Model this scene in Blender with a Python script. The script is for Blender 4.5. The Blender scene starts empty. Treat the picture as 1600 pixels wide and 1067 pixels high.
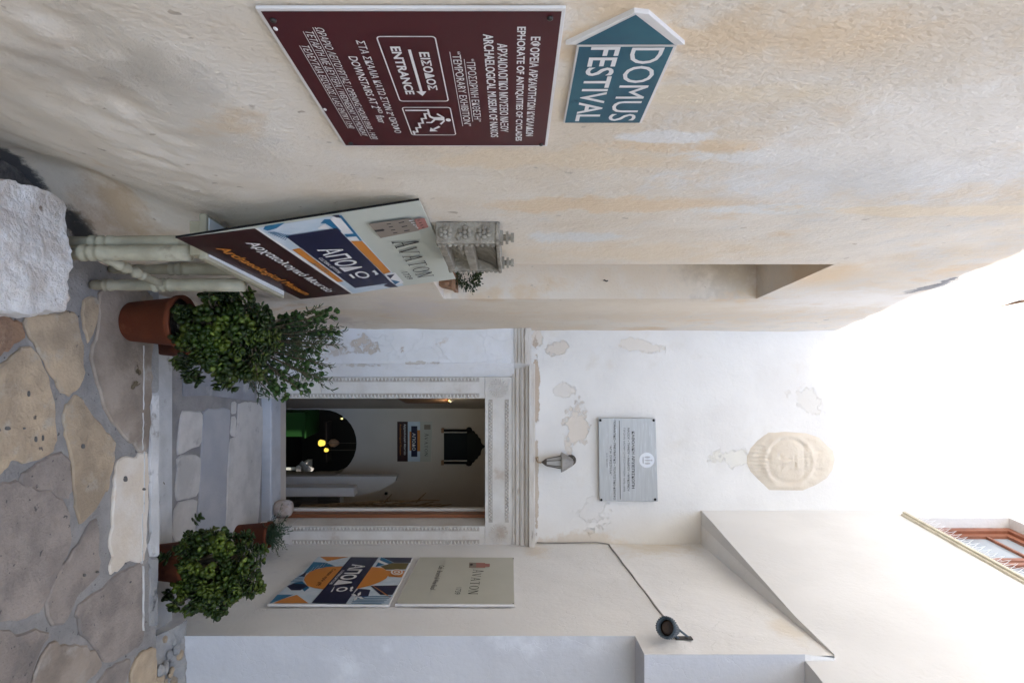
import bpy, math, random
from mathutils import Vector, Matrix, noise
random.seed(7)
R = math.radians
sc = bpy.context.scene
COL = sc.collection

# ---------------------------------------------------------------- camera
F = 888.9                       # focal length in photo pixels (20 mm on a 36 mm sensor)
CAM = Vector((0, 0, 1.85))
cd = bpy.data.cameras.new('camera'); cam = bpy.data.objects.new('camera', cd); COL.objects.link(cam)
cd.sensor_width = 36; cd.lens = 20; cd.clip_start = .02; cd.clip_end = 500
# level camera held on its side: picture right = world up
cam.matrix_world = Matrix(((0, -1, 0, 0), (0, 0, -1, 0), (1, 0, 0, 1.85), (0, 0, 0, 1)))
sc.camera = cam
# ---------------------------------------------------------------- light
SUN_DIR = Vector((-1.0, 0.55, -1.30)).normalized()       # the way the light travels
w = bpy.data.worlds.new('World'); sc.world = w; w.use_nodes = True
nt = w.node_tree; bg = nt.nodes['Background']; sky = nt.nodes.new('ShaderNodeTexSky')
sky.sky_type = 'NISHITA'; sky.sun_disc = False
el = math.asin(-SUN_DIR.z); to = -SUN_DIR
sky.sun_elevation = el; sky.sun_rotation = math.atan2(to.x, to.y)
nt.links.new(sky.outputs[0], bg.inputs[0]); bg.inputs[1].default_value = 0.15
sl = bpy.data.lights.new('sun', 'SUN'); sun = bpy.data.objects.new('sun', sl); COL.objects.link(sun)
sl.energy = 2.0; sl.angle = R(0.6); sl.color = (1, .965, .92)
sun.rotation_euler = SUN_DIR.to_track_quat('-Z', 'Y').to_euler()
sc.view_settings.view_transform = 'Standard'; sc.view_settings.look = 'None'
sc.view_settings.gamma = 1; sc.view_settings.use_curve_mapping = False
sc.view_settings.exposure = 2.45
sc.cycles.max_bounces = 10; sc.cycles.diffuse_bounces = 8
sc.cycles.sample_clamp_indirect = 6
sc.cycles.use_denoising = True

# ---------------------------------------------------------------- helpers
def S(c):                                           # sRGB 0..255 -> linear
    return tuple(((v / 255) / 12.92 if v / 255 <= .04045 else ((v / 255 + .055) / 1.055) ** 2.4) for v in c)
def ray(px, py): return Vector(((py - 533.5) / F, 1, (px - 800) / F))
def pt(px, py, y): return CAM + ray(px, py) * y     # the point seen at a photo pixel, y metres ahead
def frame(o, right, up):
    r = Vector(right).normalized(); n = r.cross(Vector(up)).normalized(); u = n.cross(r).normalized()
    return Matrix(((r.x, u.x, n.x, o[0]), (r.y, u.y, n.y, o[1]), (r.z, u.z, n.z, o[2]), (0, 0, 0, 1)))
def on(fr, px, py, off=0):                          # local xy on a frame's plane, and depth
    inv = fr.inverted(); a = inv @ CAM; d = inv.to_3x3() @ ray(px, py)
    t = (off - a.z) / d.z; p = a + d * t
    return (p.x, p.y, t)
def fbm(p, s, o=4): return noise.fractal(Vector(p) * s, .9, 2, o, noise_basis='PERLIN_ORIGINAL')
def sm(a, b, x):
    t = min(1, max(0, (x - a) / (b - a))); return t * t * (3 - 2 * t)

class MB:
    def __init__(s): s.v = []; s.f = []; s.m = []
    def add(s, vs, fs, m=0):
        b = len(s.v); s.v += [tuple(v) for v in vs]
        for f in fs: s.f.append(tuple(b + i for i in f)); s.m.append(m)
        return s
    def poly(s, vs, m=0): return s.add(vs, [tuple(range(len(vs)))], m)
    def box(s, x0, x1, y0, y1, z0, z1, m=0, mat=None):
        vs = [Vector((x, y, z)) for z in (z0, z1) for y in (y0, y1) for x in (x0, x1)]
        if mat: vs = [mat @ v for v in vs]
        return s.add(vs, [(0, 2, 3, 1), (4, 5, 7, 6), (0, 1, 5, 4), (2, 6, 7, 3), (0, 4, 6, 2), (1, 3, 7, 5)], m)
    def prism(s, pts, z0, z1, m=0, mat=None, inset=0):
        n = len(pts)
        a = sum(pts[i][0] * pts[(i + 1) % n][1] - pts[(i + 1) % n][0] * pts[i][1] for i in range(n))
        if a < 0: pts = pts[::-1]
        rings = [[(p[0], p[1], z0) for p in pts]]
        if inset:
            cx = sum(p[0] for p in pts) / n; cy = sum(p[1] for p in pts) / n
            rings.append([(p[0], p[1], z1 - inset) for p in pts])
            q = []
            for p in pts:
                d = Vector((cx - p[0], cy - p[1])); d = d.normalized() * min(inset * 1.3, d.length * .5); q.append((p[0] + d.x, p[1] + d.y, z1))
            rings.append(q)
        else: rings.append([(p[0], p[1], z1) for p in pts])
        vs = [Vector(p) for r in rings for p in r]
        if mat: vs = [mat @ v for v in vs]
        fs = [tuple(range(n))[::-1], tuple((len(rings) - 1) * n + i for i in range(n))]
        for k in range(len(rings) - 1):
            for i in range(n):
                j = (i + 1) % n; fs.append((k * n + i, k * n + j, (k + 1) * n + j, (k + 1) * n + i))
        return s.add(vs, fs, m)
    def lathe(s, prof, c=(0, 0, 0), seg=24, m=0, mat=None, caps=True):
        vs = []; fs = []
        for r, z in prof:
            for i in range(seg):
                a = 2 * math.pi * i / seg; v = Vector((r * math.cos(a), r * math.sin(a), z))
                if mat: v = mat @ v
                vs.append(v + Vector(c))
        for k in range(len(prof) - 1):
            for i in range(seg):
                j = (i + 1) % seg; fs.append((k * seg + i, k * seg + j, (k + 1) * seg + j, (k + 1) * seg + i))
        if caps: fs += [tuple(range(seg))[::-1], tuple((len(prof) - 1) * seg + i for i in range(seg))]
        return s.add(vs, fs, m)
    def tube(s, pts, rad, seg=8, m=0):
        pts = [Vector(p) for p in pts]; vs = []; fs = []
        if not isinstance(rad, (list, tuple)): rad = [rad] * len(pts)
        for k, p in enumerate(pts):
            d = (pts[min(k + 1, len(pts) - 1)] - pts[max(k - 1, 0)]).normalized()
            a = d.orthogonal().normalized() if k == 0 else (pa - d * pa.dot(d)).normalized()
            pa = a; b = d.cross(a)
            for i in range(seg):
                t = 2 * math.pi * i / seg; vs.append(p + (a * math.cos(t) + b * math.sin(t)) * rad[k])
        for k in range(len(pts) - 1):
            for i in range(seg):
                j = (i + 1) % seg; fs.append((k * seg + i, k * seg + j, (k + 1) * seg + j, (k + 1) * seg + i))
        fs += [tuple(range(seg))[::-1], tuple((len(pts) - 1) * seg + i for i in range(seg))]
        return s.add(vs, fs, m)
    def blob(s, c, r, seg=8, rings=6, m=0):
        prof = []; vs = []; fs = []
        for k in range(1, rings):
            t = math.pi * k / rings
            for i in range(seg):
                a = 2 * math.pi * i / seg
                vs.append((c[0] + r[0] * math.sin(t) * math.cos(a), c[1] + r[1] * math.sin(t) * math.sin(a), c[2] - r[2] * math.cos(t)))
        b = len(vs); vs.append((c[0], c[1], c[2] - r[2])); vs.append((c[0], c[1], c[2] + r[2]))
        for k in range(rings - 2):
            for i in range(seg):
                j = (i + 1) % seg; fs.append((k * seg + i, k * seg + j, (k + 1) * seg + j, (k + 1) * seg + i))
        for i in range(seg):
            j = (i + 1) % seg; fs.append((b, j, i)); fs.append((b + 1, (rings - 2) * seg + i, (rings - 2) * seg + j))
        return s.add(vs, fs, m)
    def mesh(s, name, mats, smooth=False, org=(0, 0, 0)):
        me = bpy.data.meshes.new(name)
        o = Vector(org)
        me.from_pydata([tuple(Vector(v) - o) for v in s.v], [], s.f); me.validate()
        for mm in (mats if isinstance(mats, (list, tuple)) else [mats]): me.materials.append(mm)
        if len(me.polygons) == len(s.m): me.polygons.foreach_set('material_index', s.m)
        if smooth: me.polygons.foreach_set('use_smooth', [True] * len(me.polygons))
        me.update(); return me
    def build(s, name, mats, parent=None, smooth=False, bevel=0, org=None, label=None, kind=None, angle=None):
        if org is None: org = parent.location if (parent is not None and not parent.get('_fr')) else (0, 0, 0)
        o = bpy.data.objects.new(name, s.mesh(name, mats, smooth, org)); COL.objects.link(o)
        if parent is not None: o.parent = parent
        if parent is not None and parent.get('_fr') : o['_fr'] = 1
        if bevel:
            b = o.modifiers.new('bevel', 'BEVEL'); b.width = bevel; b.segments = 2; b.limit_method = 'ANGLE'
        if label: o['label'] = label
        if kind: o['kind'] = kind
        return o
def tag(o, label, cat, group=None):
    o['label'] = label; o['category'] = cat
    if group: o['group'] = group
    return o
def thing(name, label, cat, loc=(0, 0, 0), fr=None, group=None):
    o = bpy.data.objects.new(name, None); COL.objects.link(o); o.empty_display_size = .05
    if fr is not None: o.matrix_world = fr; o['_fr'] = 1
    else: o.location = loc
    return tag(o, label, cat, group)
def top(name, mb, mats, label, cat, **k):
    # a top-level one-mesh thing whose origin sits at its base
    xs = [v[0] for v in mb.v]; ys = [v[1] for v in mb.v]; zs = [v[2] for v in mb.v]
    org = ((min(xs) + max(xs)) / 2, (min(ys) + max(ys)) / 2, min(zs))
    o = mb.build(name, mats, None, org=org, **k); o.location = org
    return tag(o, label, cat)
def struct(name, mb, mats, **k): return mb.build(name, mats, None, org=(0, 0, 0), kind='structure', **k)

# ---------------------------------------------------------------- materials
def M(name, c1, c2=None, scale=4, rough=.85, bump=0, bscale=30, bump2=0, b2scale=6, c3=None, s3=2, t3=(.55, .7), stretch=(1, 1, 1),
      rnd=0, patches=(), spec=.3, metal=0, emit=0, tl=(.35, .65), detail=6, crack=0, c4=None, s4=40, t4=(.6, .66), grain=(), trans=0, coat=0, edge=None):
    m = bpy.data.materials.new(name); m.use_nodes = True; n = m.node_tree; N = n.nodes.new; L = n.links.new
    b = n.nodes['Principled BSDF']; b.inputs['Roughness'].default_value = rough; b.inputs['Metallic'].default_value = metal
    b.inputs['Specular IOR Level'].default_value = spec; b.inputs['Coat Weight'].default_value = coat
    if trans: b.inputs['Transmission Weight'].default_value = trans
    c1 = tuple(c1) + (1,)
    if emit: b.inputs['Emission Color'].default_value = c1; b.inputs['Emission Strength'].default_value = emit
    b.inputs['Base Color'].default_value = c1
    if not (c2 or c3 or bump or bump2 or rnd or patches): return m
    tc = N('ShaderNodeTexCoord'); mp = N('ShaderNodeMapping'); L(tc.outputs['Object'], mp.inputs[0]); mp.inputs['Scale'].default_value = stretch
    P = tc.outputs['Object']; PS = mp.outputs[0]
    if rnd:                                            # each piece reads its own part of the texture
        oi = N('ShaderNodeObjectInfo'); ad = N('ShaderNodeVectorMath'); ad.operation = 'ADD'
        cx = N('ShaderNodeCombineXYZ'); ml = N('ShaderNodeMath'); ml.operation = 'MULTIPLY'; ml.inputs[1].default_value = 37
        L(oi.outputs['Random'], ml.inputs[0]); L(ml.outputs[0], cx.inputs[0]); L(ml.outputs[0], cx.inputs[2]); L(PS, ad.inputs[0]); L(cx.outputs[0], ad.inputs[1]); PS = ad.outputs[0]
    def nz(v, s, d=detail, r=.55):
        t = N('ShaderNodeTexNoise'); L(v, t.inputs['Vector']); t.inputs['Scale'].default_value = s; t.inputs['Detail'].default_value = d; t.inputs['Roughness'].default_value = r; return t.outputs['Fac']
    def rng(v, a, c):
        t = N('ShaderNodeMapRange'); t.interpolation_type = 'SMOOTHSTEP'; L(v, t.inputs['Value']); t.inputs['From Min'].default_value = a; t.inputs['From Max'].default_value = c; return t.outputs[0]
    def mix(f, a, c):
        t = N('ShaderNodeMix'); t.data_type = 'RGBA'; L(f, t.inputs['Factor'])
        for i, q in ((6, a), (7, c)):
            if isinstance(q, tuple): t.inputs[i].default_value = q[:3] + (1,)
            else: L(q, t.inputs[i])
        return t.outputs[2]
    col = c1
    if c2: col = mix(rng(nz(PS, scale), *tl), c1, tuple(c2))
    if c3: col = mix(rng(nz(PS, s3, 8, .6), *t3), col, tuple(c3))
    if c4: col = mix(rng(nz(PS, s4, 3, .5), *t4), col, tuple(c4))
    pm = None
    for (cx_, cy_, cz_, rx, ry, rz, pc) in patches:
        sub = N('ShaderNodeVectorMath'); sub.operation = 'SUBTRACT'; L(P, sub.inputs[0]); sub.inputs[1].default_value = (cx_, cy_, cz_)
        dv = N('ShaderNodeVectorMath'); dv.operation = 'DIVIDE'; L(sub.outputs[0], dv.inputs[0]); dv.inputs[1].default_value = (rx, ry, rz)
        ln = N('ShaderNodeVectorMath'); ln.operation = 'LENGTH'; L(dv.outputs[0], ln.inputs[0])
        ma = N('ShaderNodeMath'); ma.operation = 'MULTIPLY_ADD'; L(nz(P, 7, 10, .72), ma.inputs[0]); ma.inputs[1].default_value = 2.6; L(ln.outputs['Value'], ma.inputs[2])
        msk = rng(ma.outputs[0], 2.02, 1.90) if len(pc) == 3 else (rng(ma.outputs[0], 2.5, 1.4) if pc[3] == 0 else rng(ma.outputs[0], 2.25, 1.75))
        col = mix(msk, col, tuple(pc[:3]))
        if len(pc) == 3:
            if pm is None: pm = msk
            else:
                mx = N('ShaderNodeMath'); mx.operation = 'MAXIMUM'; L(pm, mx.inputs[0]); L(msk, mx.inputs[1]); pm = mx.outputs[0]
    if rnd:
        hs = N('ShaderNodeHueSaturation'); mr = N('ShaderNodeMapRange'); L(oi.outputs['Random'], mr.inputs[0])
        mr.inputs[3].default_value = 1 - rnd; mr.inputs[4].default_value = 1 + rnd; L(mr.outputs[0], hs.inputs['Value'])
        if isinstance(col, tuple): hs.inputs['Color'].default_value = col[:3] + (1,)
        else: L(col, hs.inputs['Color'])
        col = hs.outputs[0]
    if not isinstance(col, tuple): L(col, b.inputs['Base Color'])
    h = None
    def addh(v, k):
        nonlocal h
        t = N('ShaderNodeMath'); t.operation = 'MULTIPLY_ADD'; L(v, t.inputs[0]); t.inputs[1].default_value = k
        if h is None: t.inputs[2].default_value = 0
        else: L(h, t.inputs[2])
        h = t.outputs[0]
    if bump: addh(nz(PS, bscale, 5, .6), bump)
    if bump2: addh(nz(PS, b2scale, 6, .6), bump2)
    if crack:
        v = N('ShaderNodeTexVoronoi'); v.feature = 'DISTANCE_TO_EDGE'; v.inputs['Scale'].default_value = 3
        ns = N('ShaderNodeTexNoise'); ns.inputs['Scale'].default_value = 4; ns.inputs['Detail'].default_value = 6; L(P, ns.inputs['Vector'])
        vm = N('ShaderNodeVectorMath'); vm.operation = 'MULTIPLY_ADD'; L(ns.outputs['Color'], vm.inputs[0]); vm.inputs[1].default_value = (.5, .5, .5); L(P, vm.inputs[2]); L(vm.outputs[0], v.inputs['Vector'])
        addh(rng(v.outputs[0], 0, .012), crack)
    if pm is not None: addh(pm, -.25)
    for (cx_, cy_, cz_, rx, ry, rz, kk) in grain:
        sub = N('ShaderNodeVectorMath'); sub.operation = 'SUBTRACT'; L(P, sub.inputs[0]); sub.inputs[1].default_value = (cx_, cy_, cz_)
        dv = N('ShaderNodeVectorMath'); dv.operation = 'DIVIDE'; L(sub.outputs[0], dv.inputs[0]); dv.inputs[1].default_value = (rx, ry, rz)
        ln = N('ShaderNodeVectorMath'); ln.operation = 'LENGTH'; L(dv.outputs[0], ln.inputs[0])
        ma = N('ShaderNodeMath'); ma.operation = 'MULTIPLY_ADD'; L(nz(P, 7, 8, .7), ma.inputs[0]); ma.inputs[1].default_value = 2.2; L(ln.outputs['Value'], ma.inputs[2])
        mu = N('ShaderNodeMath'); mu.operation = 'MULTIPLY'; L(rng(ma.outputs[0], 2.2, 1.5), mu.inputs[0]); L(nz(P, 130, 4, .7), mu.inputs[1]); addh(mu.outputs[0], kk)
    if h is not None:
        bp = N('ShaderNodeBump'); bp.inputs['Strength'].default_value = 1; bp.inputs['Distance'].default_value = .01; L(h, bp.inputs['Height']); L(bp.outputs[0], b.inputs['Normal'])
    return m
TAN = (.70, .63, .55); TAN2 = (.735, .695, .64)
def fpz(px, py): p = pt(px, py, 5.1); return p.x, p.z
def fp(px, py, rw, rh, c):                            # a worn patch on the facade
    x, z = fpz(px, py); return (x, 5.1, z, rw, 9, rh, c)
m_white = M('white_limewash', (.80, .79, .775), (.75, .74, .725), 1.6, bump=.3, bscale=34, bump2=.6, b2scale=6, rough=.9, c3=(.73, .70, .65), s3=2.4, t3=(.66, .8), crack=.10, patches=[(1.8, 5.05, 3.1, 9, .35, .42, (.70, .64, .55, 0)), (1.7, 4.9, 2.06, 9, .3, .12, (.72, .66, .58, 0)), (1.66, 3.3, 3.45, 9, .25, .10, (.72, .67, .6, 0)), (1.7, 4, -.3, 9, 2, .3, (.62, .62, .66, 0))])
m_facade = M('facade_limewash', (.785, .765, .73), (.725, .70, .665), 1.4, bump=.3, bscale=26, bump2=.55, b2scale=5, rough=.9, c3=(.70, .66, .60), s3=1.3, t3=(.6, .72), crack=.06,
    patches=[fp(900, 668, .30, .16, TAN), fp(880, 610, .09, .16, TAN2), fp(1258, 625, .14, .2, (.72, .69, .64)), fp(870, 545, .1, .14, TAN), fp(930, 800, .2, .2, (.73, .70, .66)),
             fp(650, 540, .13, .34, (.62, .54, .47)), fp(540, 545, .16, .25, (.66, .60, .54)), fp(700, 530, .06, .12, (.56, .44, .34)), fp(430, 590, .16, .22, (.60, .48, .38)), fp(840, 530, .1, .07, TAN),
             fp(1150, 715, .12, .25, (.74, .71, .64)), fp(1000, 540, .09, .3, (.74, .69, .62)), fp(838, 600, .5, .045, (.52, .42, .33)), fp(838, 760, .6, .03, (.56, .47, .38)), fp(905, 848, .12, .5, (.70, .63, .54, 1))])
def lp(px, py, ry, rz, c):                             # a stain on the left wall
    y = .683 / (.115 - (py - 533.5) / F); return (-.683 + .115 * y, y, 1.85 + (px - 800) / F * y, 9, ry, rz, c)
OC = (.72, .575, .41); GW = (.70, .69, .67); CR = (.74, .67, .57)
m_left = M('aged_cream_plaster', (.69, .60, .485), (.73, .67, .585), 1.3, bump=.42, bscale=80, bump2=.9, b2scale=7, rough=.95, stretch=(1, 1, .7), tl=(.42, .60),
    c3=(.69, .56, .41), s3=2.6, t3=(.57, .68), c4=(.50, .43, .35), s4=30, t4=(.69, .74), grain=[lp(330, 190, .36, .13, 0)[:6] + (.55,), lp(110, 110, .2, .3, 0)[:6] + (.5,)],
    patches=[(-.8, 1, 8.2, 99, 40, 5.2, (.62, .615, .60, 0)), lp(1290, 430, .35, .22, OC + (0,)), lp(960, 320, .10, .6, OC + (1,)), lp(980, 15, .14, .12, OC + (0,)), lp(1100, 230, .06, .4, OC + (1,)), lp(1160, 245, .05, .35, (.74, .72, .68, 1)),
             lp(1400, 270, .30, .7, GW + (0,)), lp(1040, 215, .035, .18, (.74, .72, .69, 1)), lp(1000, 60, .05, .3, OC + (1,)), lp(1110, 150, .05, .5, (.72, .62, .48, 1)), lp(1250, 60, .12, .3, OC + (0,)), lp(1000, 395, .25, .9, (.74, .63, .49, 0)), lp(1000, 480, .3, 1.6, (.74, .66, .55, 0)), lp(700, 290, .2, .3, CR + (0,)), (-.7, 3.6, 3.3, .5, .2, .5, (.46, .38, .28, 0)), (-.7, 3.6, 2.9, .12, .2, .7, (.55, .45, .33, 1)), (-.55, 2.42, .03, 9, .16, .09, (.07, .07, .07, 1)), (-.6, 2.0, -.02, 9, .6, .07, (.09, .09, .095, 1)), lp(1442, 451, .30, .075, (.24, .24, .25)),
             lp(1290, 500, .06, .02, (.42, .42, .42)), lp(190, 372, .20, .16, (.54, .41, .28, 0)), lp(110, 120, .12, .2, (.60, .54, .46, 0)), lp(560, 265, .10, .12, (.72, .66, .58, 1)), lp(640, 480, .5, .35, (.66, .60, .55, 0)), lp(520, 500, .4, .25, (.60, .53, .47, 1)), lp(1520, 200, .3, .6, (.78, .74, .68, 0)),
             lp(880, 250, .08, .5, (.72, .60, .45, 1)), lp(860, 420, .03, 1.5, (.74, .62, .46, 1)), lp(1240, 330, .07, .5, (.71, .70, .67, 1)), lp(900, 370, .10, .25, (.70, .69, .66, 1)), lp(1480, 330, .07, .7, (.74, .64, .50, 1)), lp(1340, 470, .4, .8, (.77, .74, .70, 0))])
m_upper = M('upper_limewash', (.72, .71, .695), (.67, .66, .645), 1.3, bump=.3, bscale=34, bump2=.7, b2scale=5, rough=.9, c3=(.62, .59, .54), s3=2.0, t3=(.62, .78))
m_wash = M('end_face_limewash', (.56, .565, .595), (.52, .525, .555), 2.5, bump=.3, bscale=30, bump2=.4, b2scale=6, rough=.9, c3=(.66, .67, .70), s3=3, t3=(.55, .75), crack=.08)  # lavender-grey tone for the end faces turned towards the street
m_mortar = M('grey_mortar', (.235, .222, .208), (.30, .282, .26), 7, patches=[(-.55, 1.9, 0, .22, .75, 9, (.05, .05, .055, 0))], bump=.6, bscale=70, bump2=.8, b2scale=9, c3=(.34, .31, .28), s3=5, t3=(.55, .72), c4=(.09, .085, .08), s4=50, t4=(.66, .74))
m_beige = M('beige_slab_stone', (.455, .35, .235), (.31, .24, .165), 6, rnd=.16, bump=.55, bscale=75, bump2=1.2, b2scale=8, c3=(.40, .345, .27), s3=9, t3=(.54, .7), c4=(.12, .10, .085), s4=22, t4=(.70, .74), rough=.7)
m_grey = M('grey_slab_stone', (.30, .25, .21), (.20, .17, .148), 7, rnd=.14, bump=.6, bscale=85, bump2=1.0, b2scale=9, c3=(.28, .24, .20), s3=5, t3=(.55, .7), c4=(.09, .08, .075), s4=40, t4=(.68, .73), rough=.75)
m_brown = M('stained_slab_stone', (.35, .285, .225), (.20, .16, .125), 3.5, rnd=.05, bump=.4, bscale=50, bump2=.8, b2scale=6, c3=(.38, .34, .29), s3=5, rough=.6)
m_orange = M('rust_slab_stone', (.31, .19, .115), (.24, .15, .10), 9, bump=1, bscale=70, bump2=1, b2scale=12, c3=(.38, .26, .17), s3=12)
m_cream = M('cream_marble_slab', (.62, .53, .42), (.68, .62, .54), 5, bump=.3, bscale=50, bump2=.6, b2scale=7, c3=(.62, .48, .34), s3=5, t3=(.55, .7), c4=(.12, .11, .10), s4=12, t4=(.75, .77), rough=.6)
m_nosing = M('whitewashed_step_edge', (.62, .61, .59), (.50, .49, .47), 5, bump=.5, bscale=40, bump2=.7, b2scale=8, c3=(.33, .31, .29), s3=7, t3=(.56, .66))
m_nosegrey = M('bare_step_edge', (.25, .25, .25), (.33, .32, .30), 8, bump=.6, bscale=50, bump2=.8, b2scale=9, c3=(.10, .10, .10), s3=7, t3=(.6, .68))
m_concrete = M('worn_concrete', (.30, .305, .32), (.24, .245, .26), 4, bump=.4, bscale=50, bump2=.6, b2scale=7, c3=(.42, .41, .40), s3=5, t3=(.55, .72))
m_court = M('courtyard_slab_stone', (.60, .57, .53), (.46, .44, .41), 4, rnd=.08, bump=.3, bscale=50, bump2=.7, b2scale=6, c3=(.34, .32, .30), s3=6, t3=(.58, .75), rough=.6)
m_courtgrey = M('courtyard_grey_slab', (.33, .335, .35), (.39, .385, .39), 4, rnd=.06, bump=.3, bscale=50, bump2=.6, b2scale=6, rough=.65)
m_marble = M('worn_threshold_marble', (.58, .585, .60), (.45, .46, .48), 3, bump=.2, bscale=40, bump2=.5, b2scale=6, c3=(.36, .36, .36), s3=6, t3=(.62, .75), rough=.5)
m_carve = M('carved_portal_stone', (.70, .67, .63), (.62, .58, .53), 4, bump=.5, bscale=40, bump2=.6, b2scale=8, c3=(.52, .44, .37), s3=4, t3=(.60, .72))
m_cornice = M('cornice_stone', (.60, .545, .48), (.70, .66, .61), 6, bump=.4, bscale=60, bump2=.5, b2scale=10, stretch=(.5, 1, 3), c3=(.38, .32, .26), s3=7, t3=(.58, .68))
m_rock = M('rough_white_marble', (.74, .72, .69), (.62, .56, .50), 9, bump=1.6, bscale=60, bump2=3.2, b2scale=14, c3=(.46, .34, .25), s3=5, t3=(.58, .70), c4=(.28, .22, .17), s4=14, t4=(.68, .74), rough=.8)
m_terra = M('terracotta', (.15, .038, .014), (.115, .027, .010), 6, bump=.15, bscale=60, rough=.75, c3=(.22, .075, .035), s3=7, t3=(.6, .75))
m_soil = M('potting_soil', (.03, .022, .016), (.05, .035, .025), 40, bump=1.5, bscale=90)
m_sage = M('sage_painted_wood', (.40, .37, .27), (.31, .285, .205), 9, bump=.3, bscale=60, bump2=.3, b2scale=14, c3=(.20, .17, .12), s3=7, t3=(.6, .72), rough=.6)
m_topw = M('pale_table_top', (.62, .63, .62), (.55, .56, .55), 6, rough=.4)
m_carved = M('carved_stone_grey', (.34, .31, .25), (.25, .22, .175), 20, bump=.9, bscale=110, rough=.8, c3=(.44, .41, .34), s3=15, t3=(.55, .7))
m_leafs = [M('jade_leaf_dark', (.015, .034, .003), (.030, .052, .006), 20, rnd=.4, rough=.4, spec=.35), M('jade_leaf_mid', (.055, .088, .008), (.08, .108, .012), 20, rnd=.4, rough=.4, spec=.35),
           M('jade_leaf_yellow', (.15, .19, .035), (.11, .15, .03), 20, rnd=.3, rough=.4)]
m_stem = M('woody_stem', (.10, .075, .045), (.14, .11, .07), 30, bump=.4, bscale=90)
m_olive = M('narrow_leaf', (.055, .085, .035), (.09, .12, .06), 30, rnd=.3, rough=.5)
m_ivy = M('geranium_leaf', (.04, .095, .02), (.07, .12, .03), 30, rnd=.3, rough=.5)
m_fern = M('feathery_leaf', (.06, .12, .055), (.10, .16, .09), 30, rnd=.3, rough=.55)
m_red = M('red_petal', (.45, .03, .02))
m_metal = M('brushed_plaque_metal', (.42, .42, .415), (.38, .38, .375), 3, stretch=(1, 14, 1), rough=.42, metal=.35, spec=.5, bump=.08, bscale=50, c3=(.50, .51, .53), s3=5, t3=(.55, .7))
m_ink = M('dark_print', (.035, .03, .028)); m_inkgrey = M('grey_print', (.10, .10, .10))
m_maroon = M('maroon_vinyl', (.070, .010, .013), (.062, .009, .012), 3, rough=.35, spec=.4)
m_darkmar = M('dark_brown_vinyl', (.032, .008, .009), rough=.35)
m_signw = M('white_sign_border', (.72, .70, .68), (.64, .61, .58), 5, rough=.45); m_print = M('white_print', (.74, .73, .72), rough=.5)
m_orangep = M('orange_print', (.60, .22, .035), rough=.4); m_navy = M('navy_print', (.010, .012, .045), rough=.3)
m_lblue = M('pale_blue_print', (.50, .60, .68), (.62, .68, .74), 9, rough=.35); m_blue = M('blue_print', (.012, .13, .26), (.02, .17, .32), 20, rough=.35)
m_oliv = M('olive_print', (.14, .10, .015), rough=.35); m_avat = M('grey_green_sign', (.50, .52, .45), (.53, .55, .48), 2, rough=.35)
m_avat2 = M('pale_grey_green_sign', (.46, .455, .385), (.50, .49, .42), 2, rough=.5, spec=.5)
m_taupe = M('taupe_print', (.24, .20, .16)); m_pinkp = M('dusty_pink_print', (.35, .16, .13))
m_teal = M('teal_tile', (.020, .085, .13), (.03, .12, .16), 5, rough=.3, c3=(.012, .05, .085), s3=7, t3=(.6, .7))
m_black = M('black_void', (.006, .006, .006)); m_screw = M('dull_screw', (.06, .055, .05), metal=.5, rough=.5)
m_wood = M('varnished_door_wood', (.26, .10, .045), (.19, .07, .03), 12, stretch=(1, 1, .1), rough=.4); m_doorw = M('pale_door_edge', (.62, .57, .50), rough=.6)
m_redwood = M('reddish_window_wood', (.30, .12, .07), (.24, .09, .05), 14, rough=.4)
m_glass = M('window_glass', (.34, .38, .42), rough=.04, spec=.8)
m_int = M('interior_plaster', (.60, .535, .46), (.56, .50, .43), 2, bump=.2, bscale=20, rough=.9)
m_dark = M('dark_glazing', (.006, .009, .011), rough=.5, spec=.12)
m_slate = M('slate_metal', (.085, .11, .13), (.06, .08, .095), 9, rough=.45, metal=.3, bump=.1, bscale=60)
m_lampgrey = M('aged_lantern_metal', (.30, .28, .25), (.22, .20, .18), 14, rough=.5); m_lampdark = M('dark_lantern_metal', (.10, .085, .07), rough=.5)
m_lampglass = M('frosted_lantern_glass', (.42, .41, .39), rough=.25, spec=.5)
m_cable = M('grey_cable', (.26, .245, .225), rough=.6)
m_relief = M('sandstone_relief', (.70, .62, .51), (.66, .575, .47), 6, bump=.5, bscale=50, rough=.9)
m_branch = M('dry_branch', (.34, .24, .15), (.22, .15, .09), 20, bump=.5, bscale=60)
m_whitebox = M('white_painted_block', (.80, .80, .82), rough=.6); m_tile = M('grey_floor_tile', (.13, .125, .12), (.17, .16, .15), 5, rough=.4)
m_green = M('green_counter', (.014, .05, .012), rough=.35); m_yellow = M('lit_yellow_shade', (1.0, .72, .10), emit=.22); m_bulb = M('lit_bulb', (1.0, .80, .25), emit=.45)
m_sill = M('cream_window_sill', (.66, .62, .50), (.55, .50, .40), 12, bump=.3, bscale=60); m_spike = M('clear_spike', (.75, .76, .76), rough=.3)
m_ochre = M('ochre_wood', (.34, .20, .12), (.26, .15, .09), 15, bump=.3, bscale=60)

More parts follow.
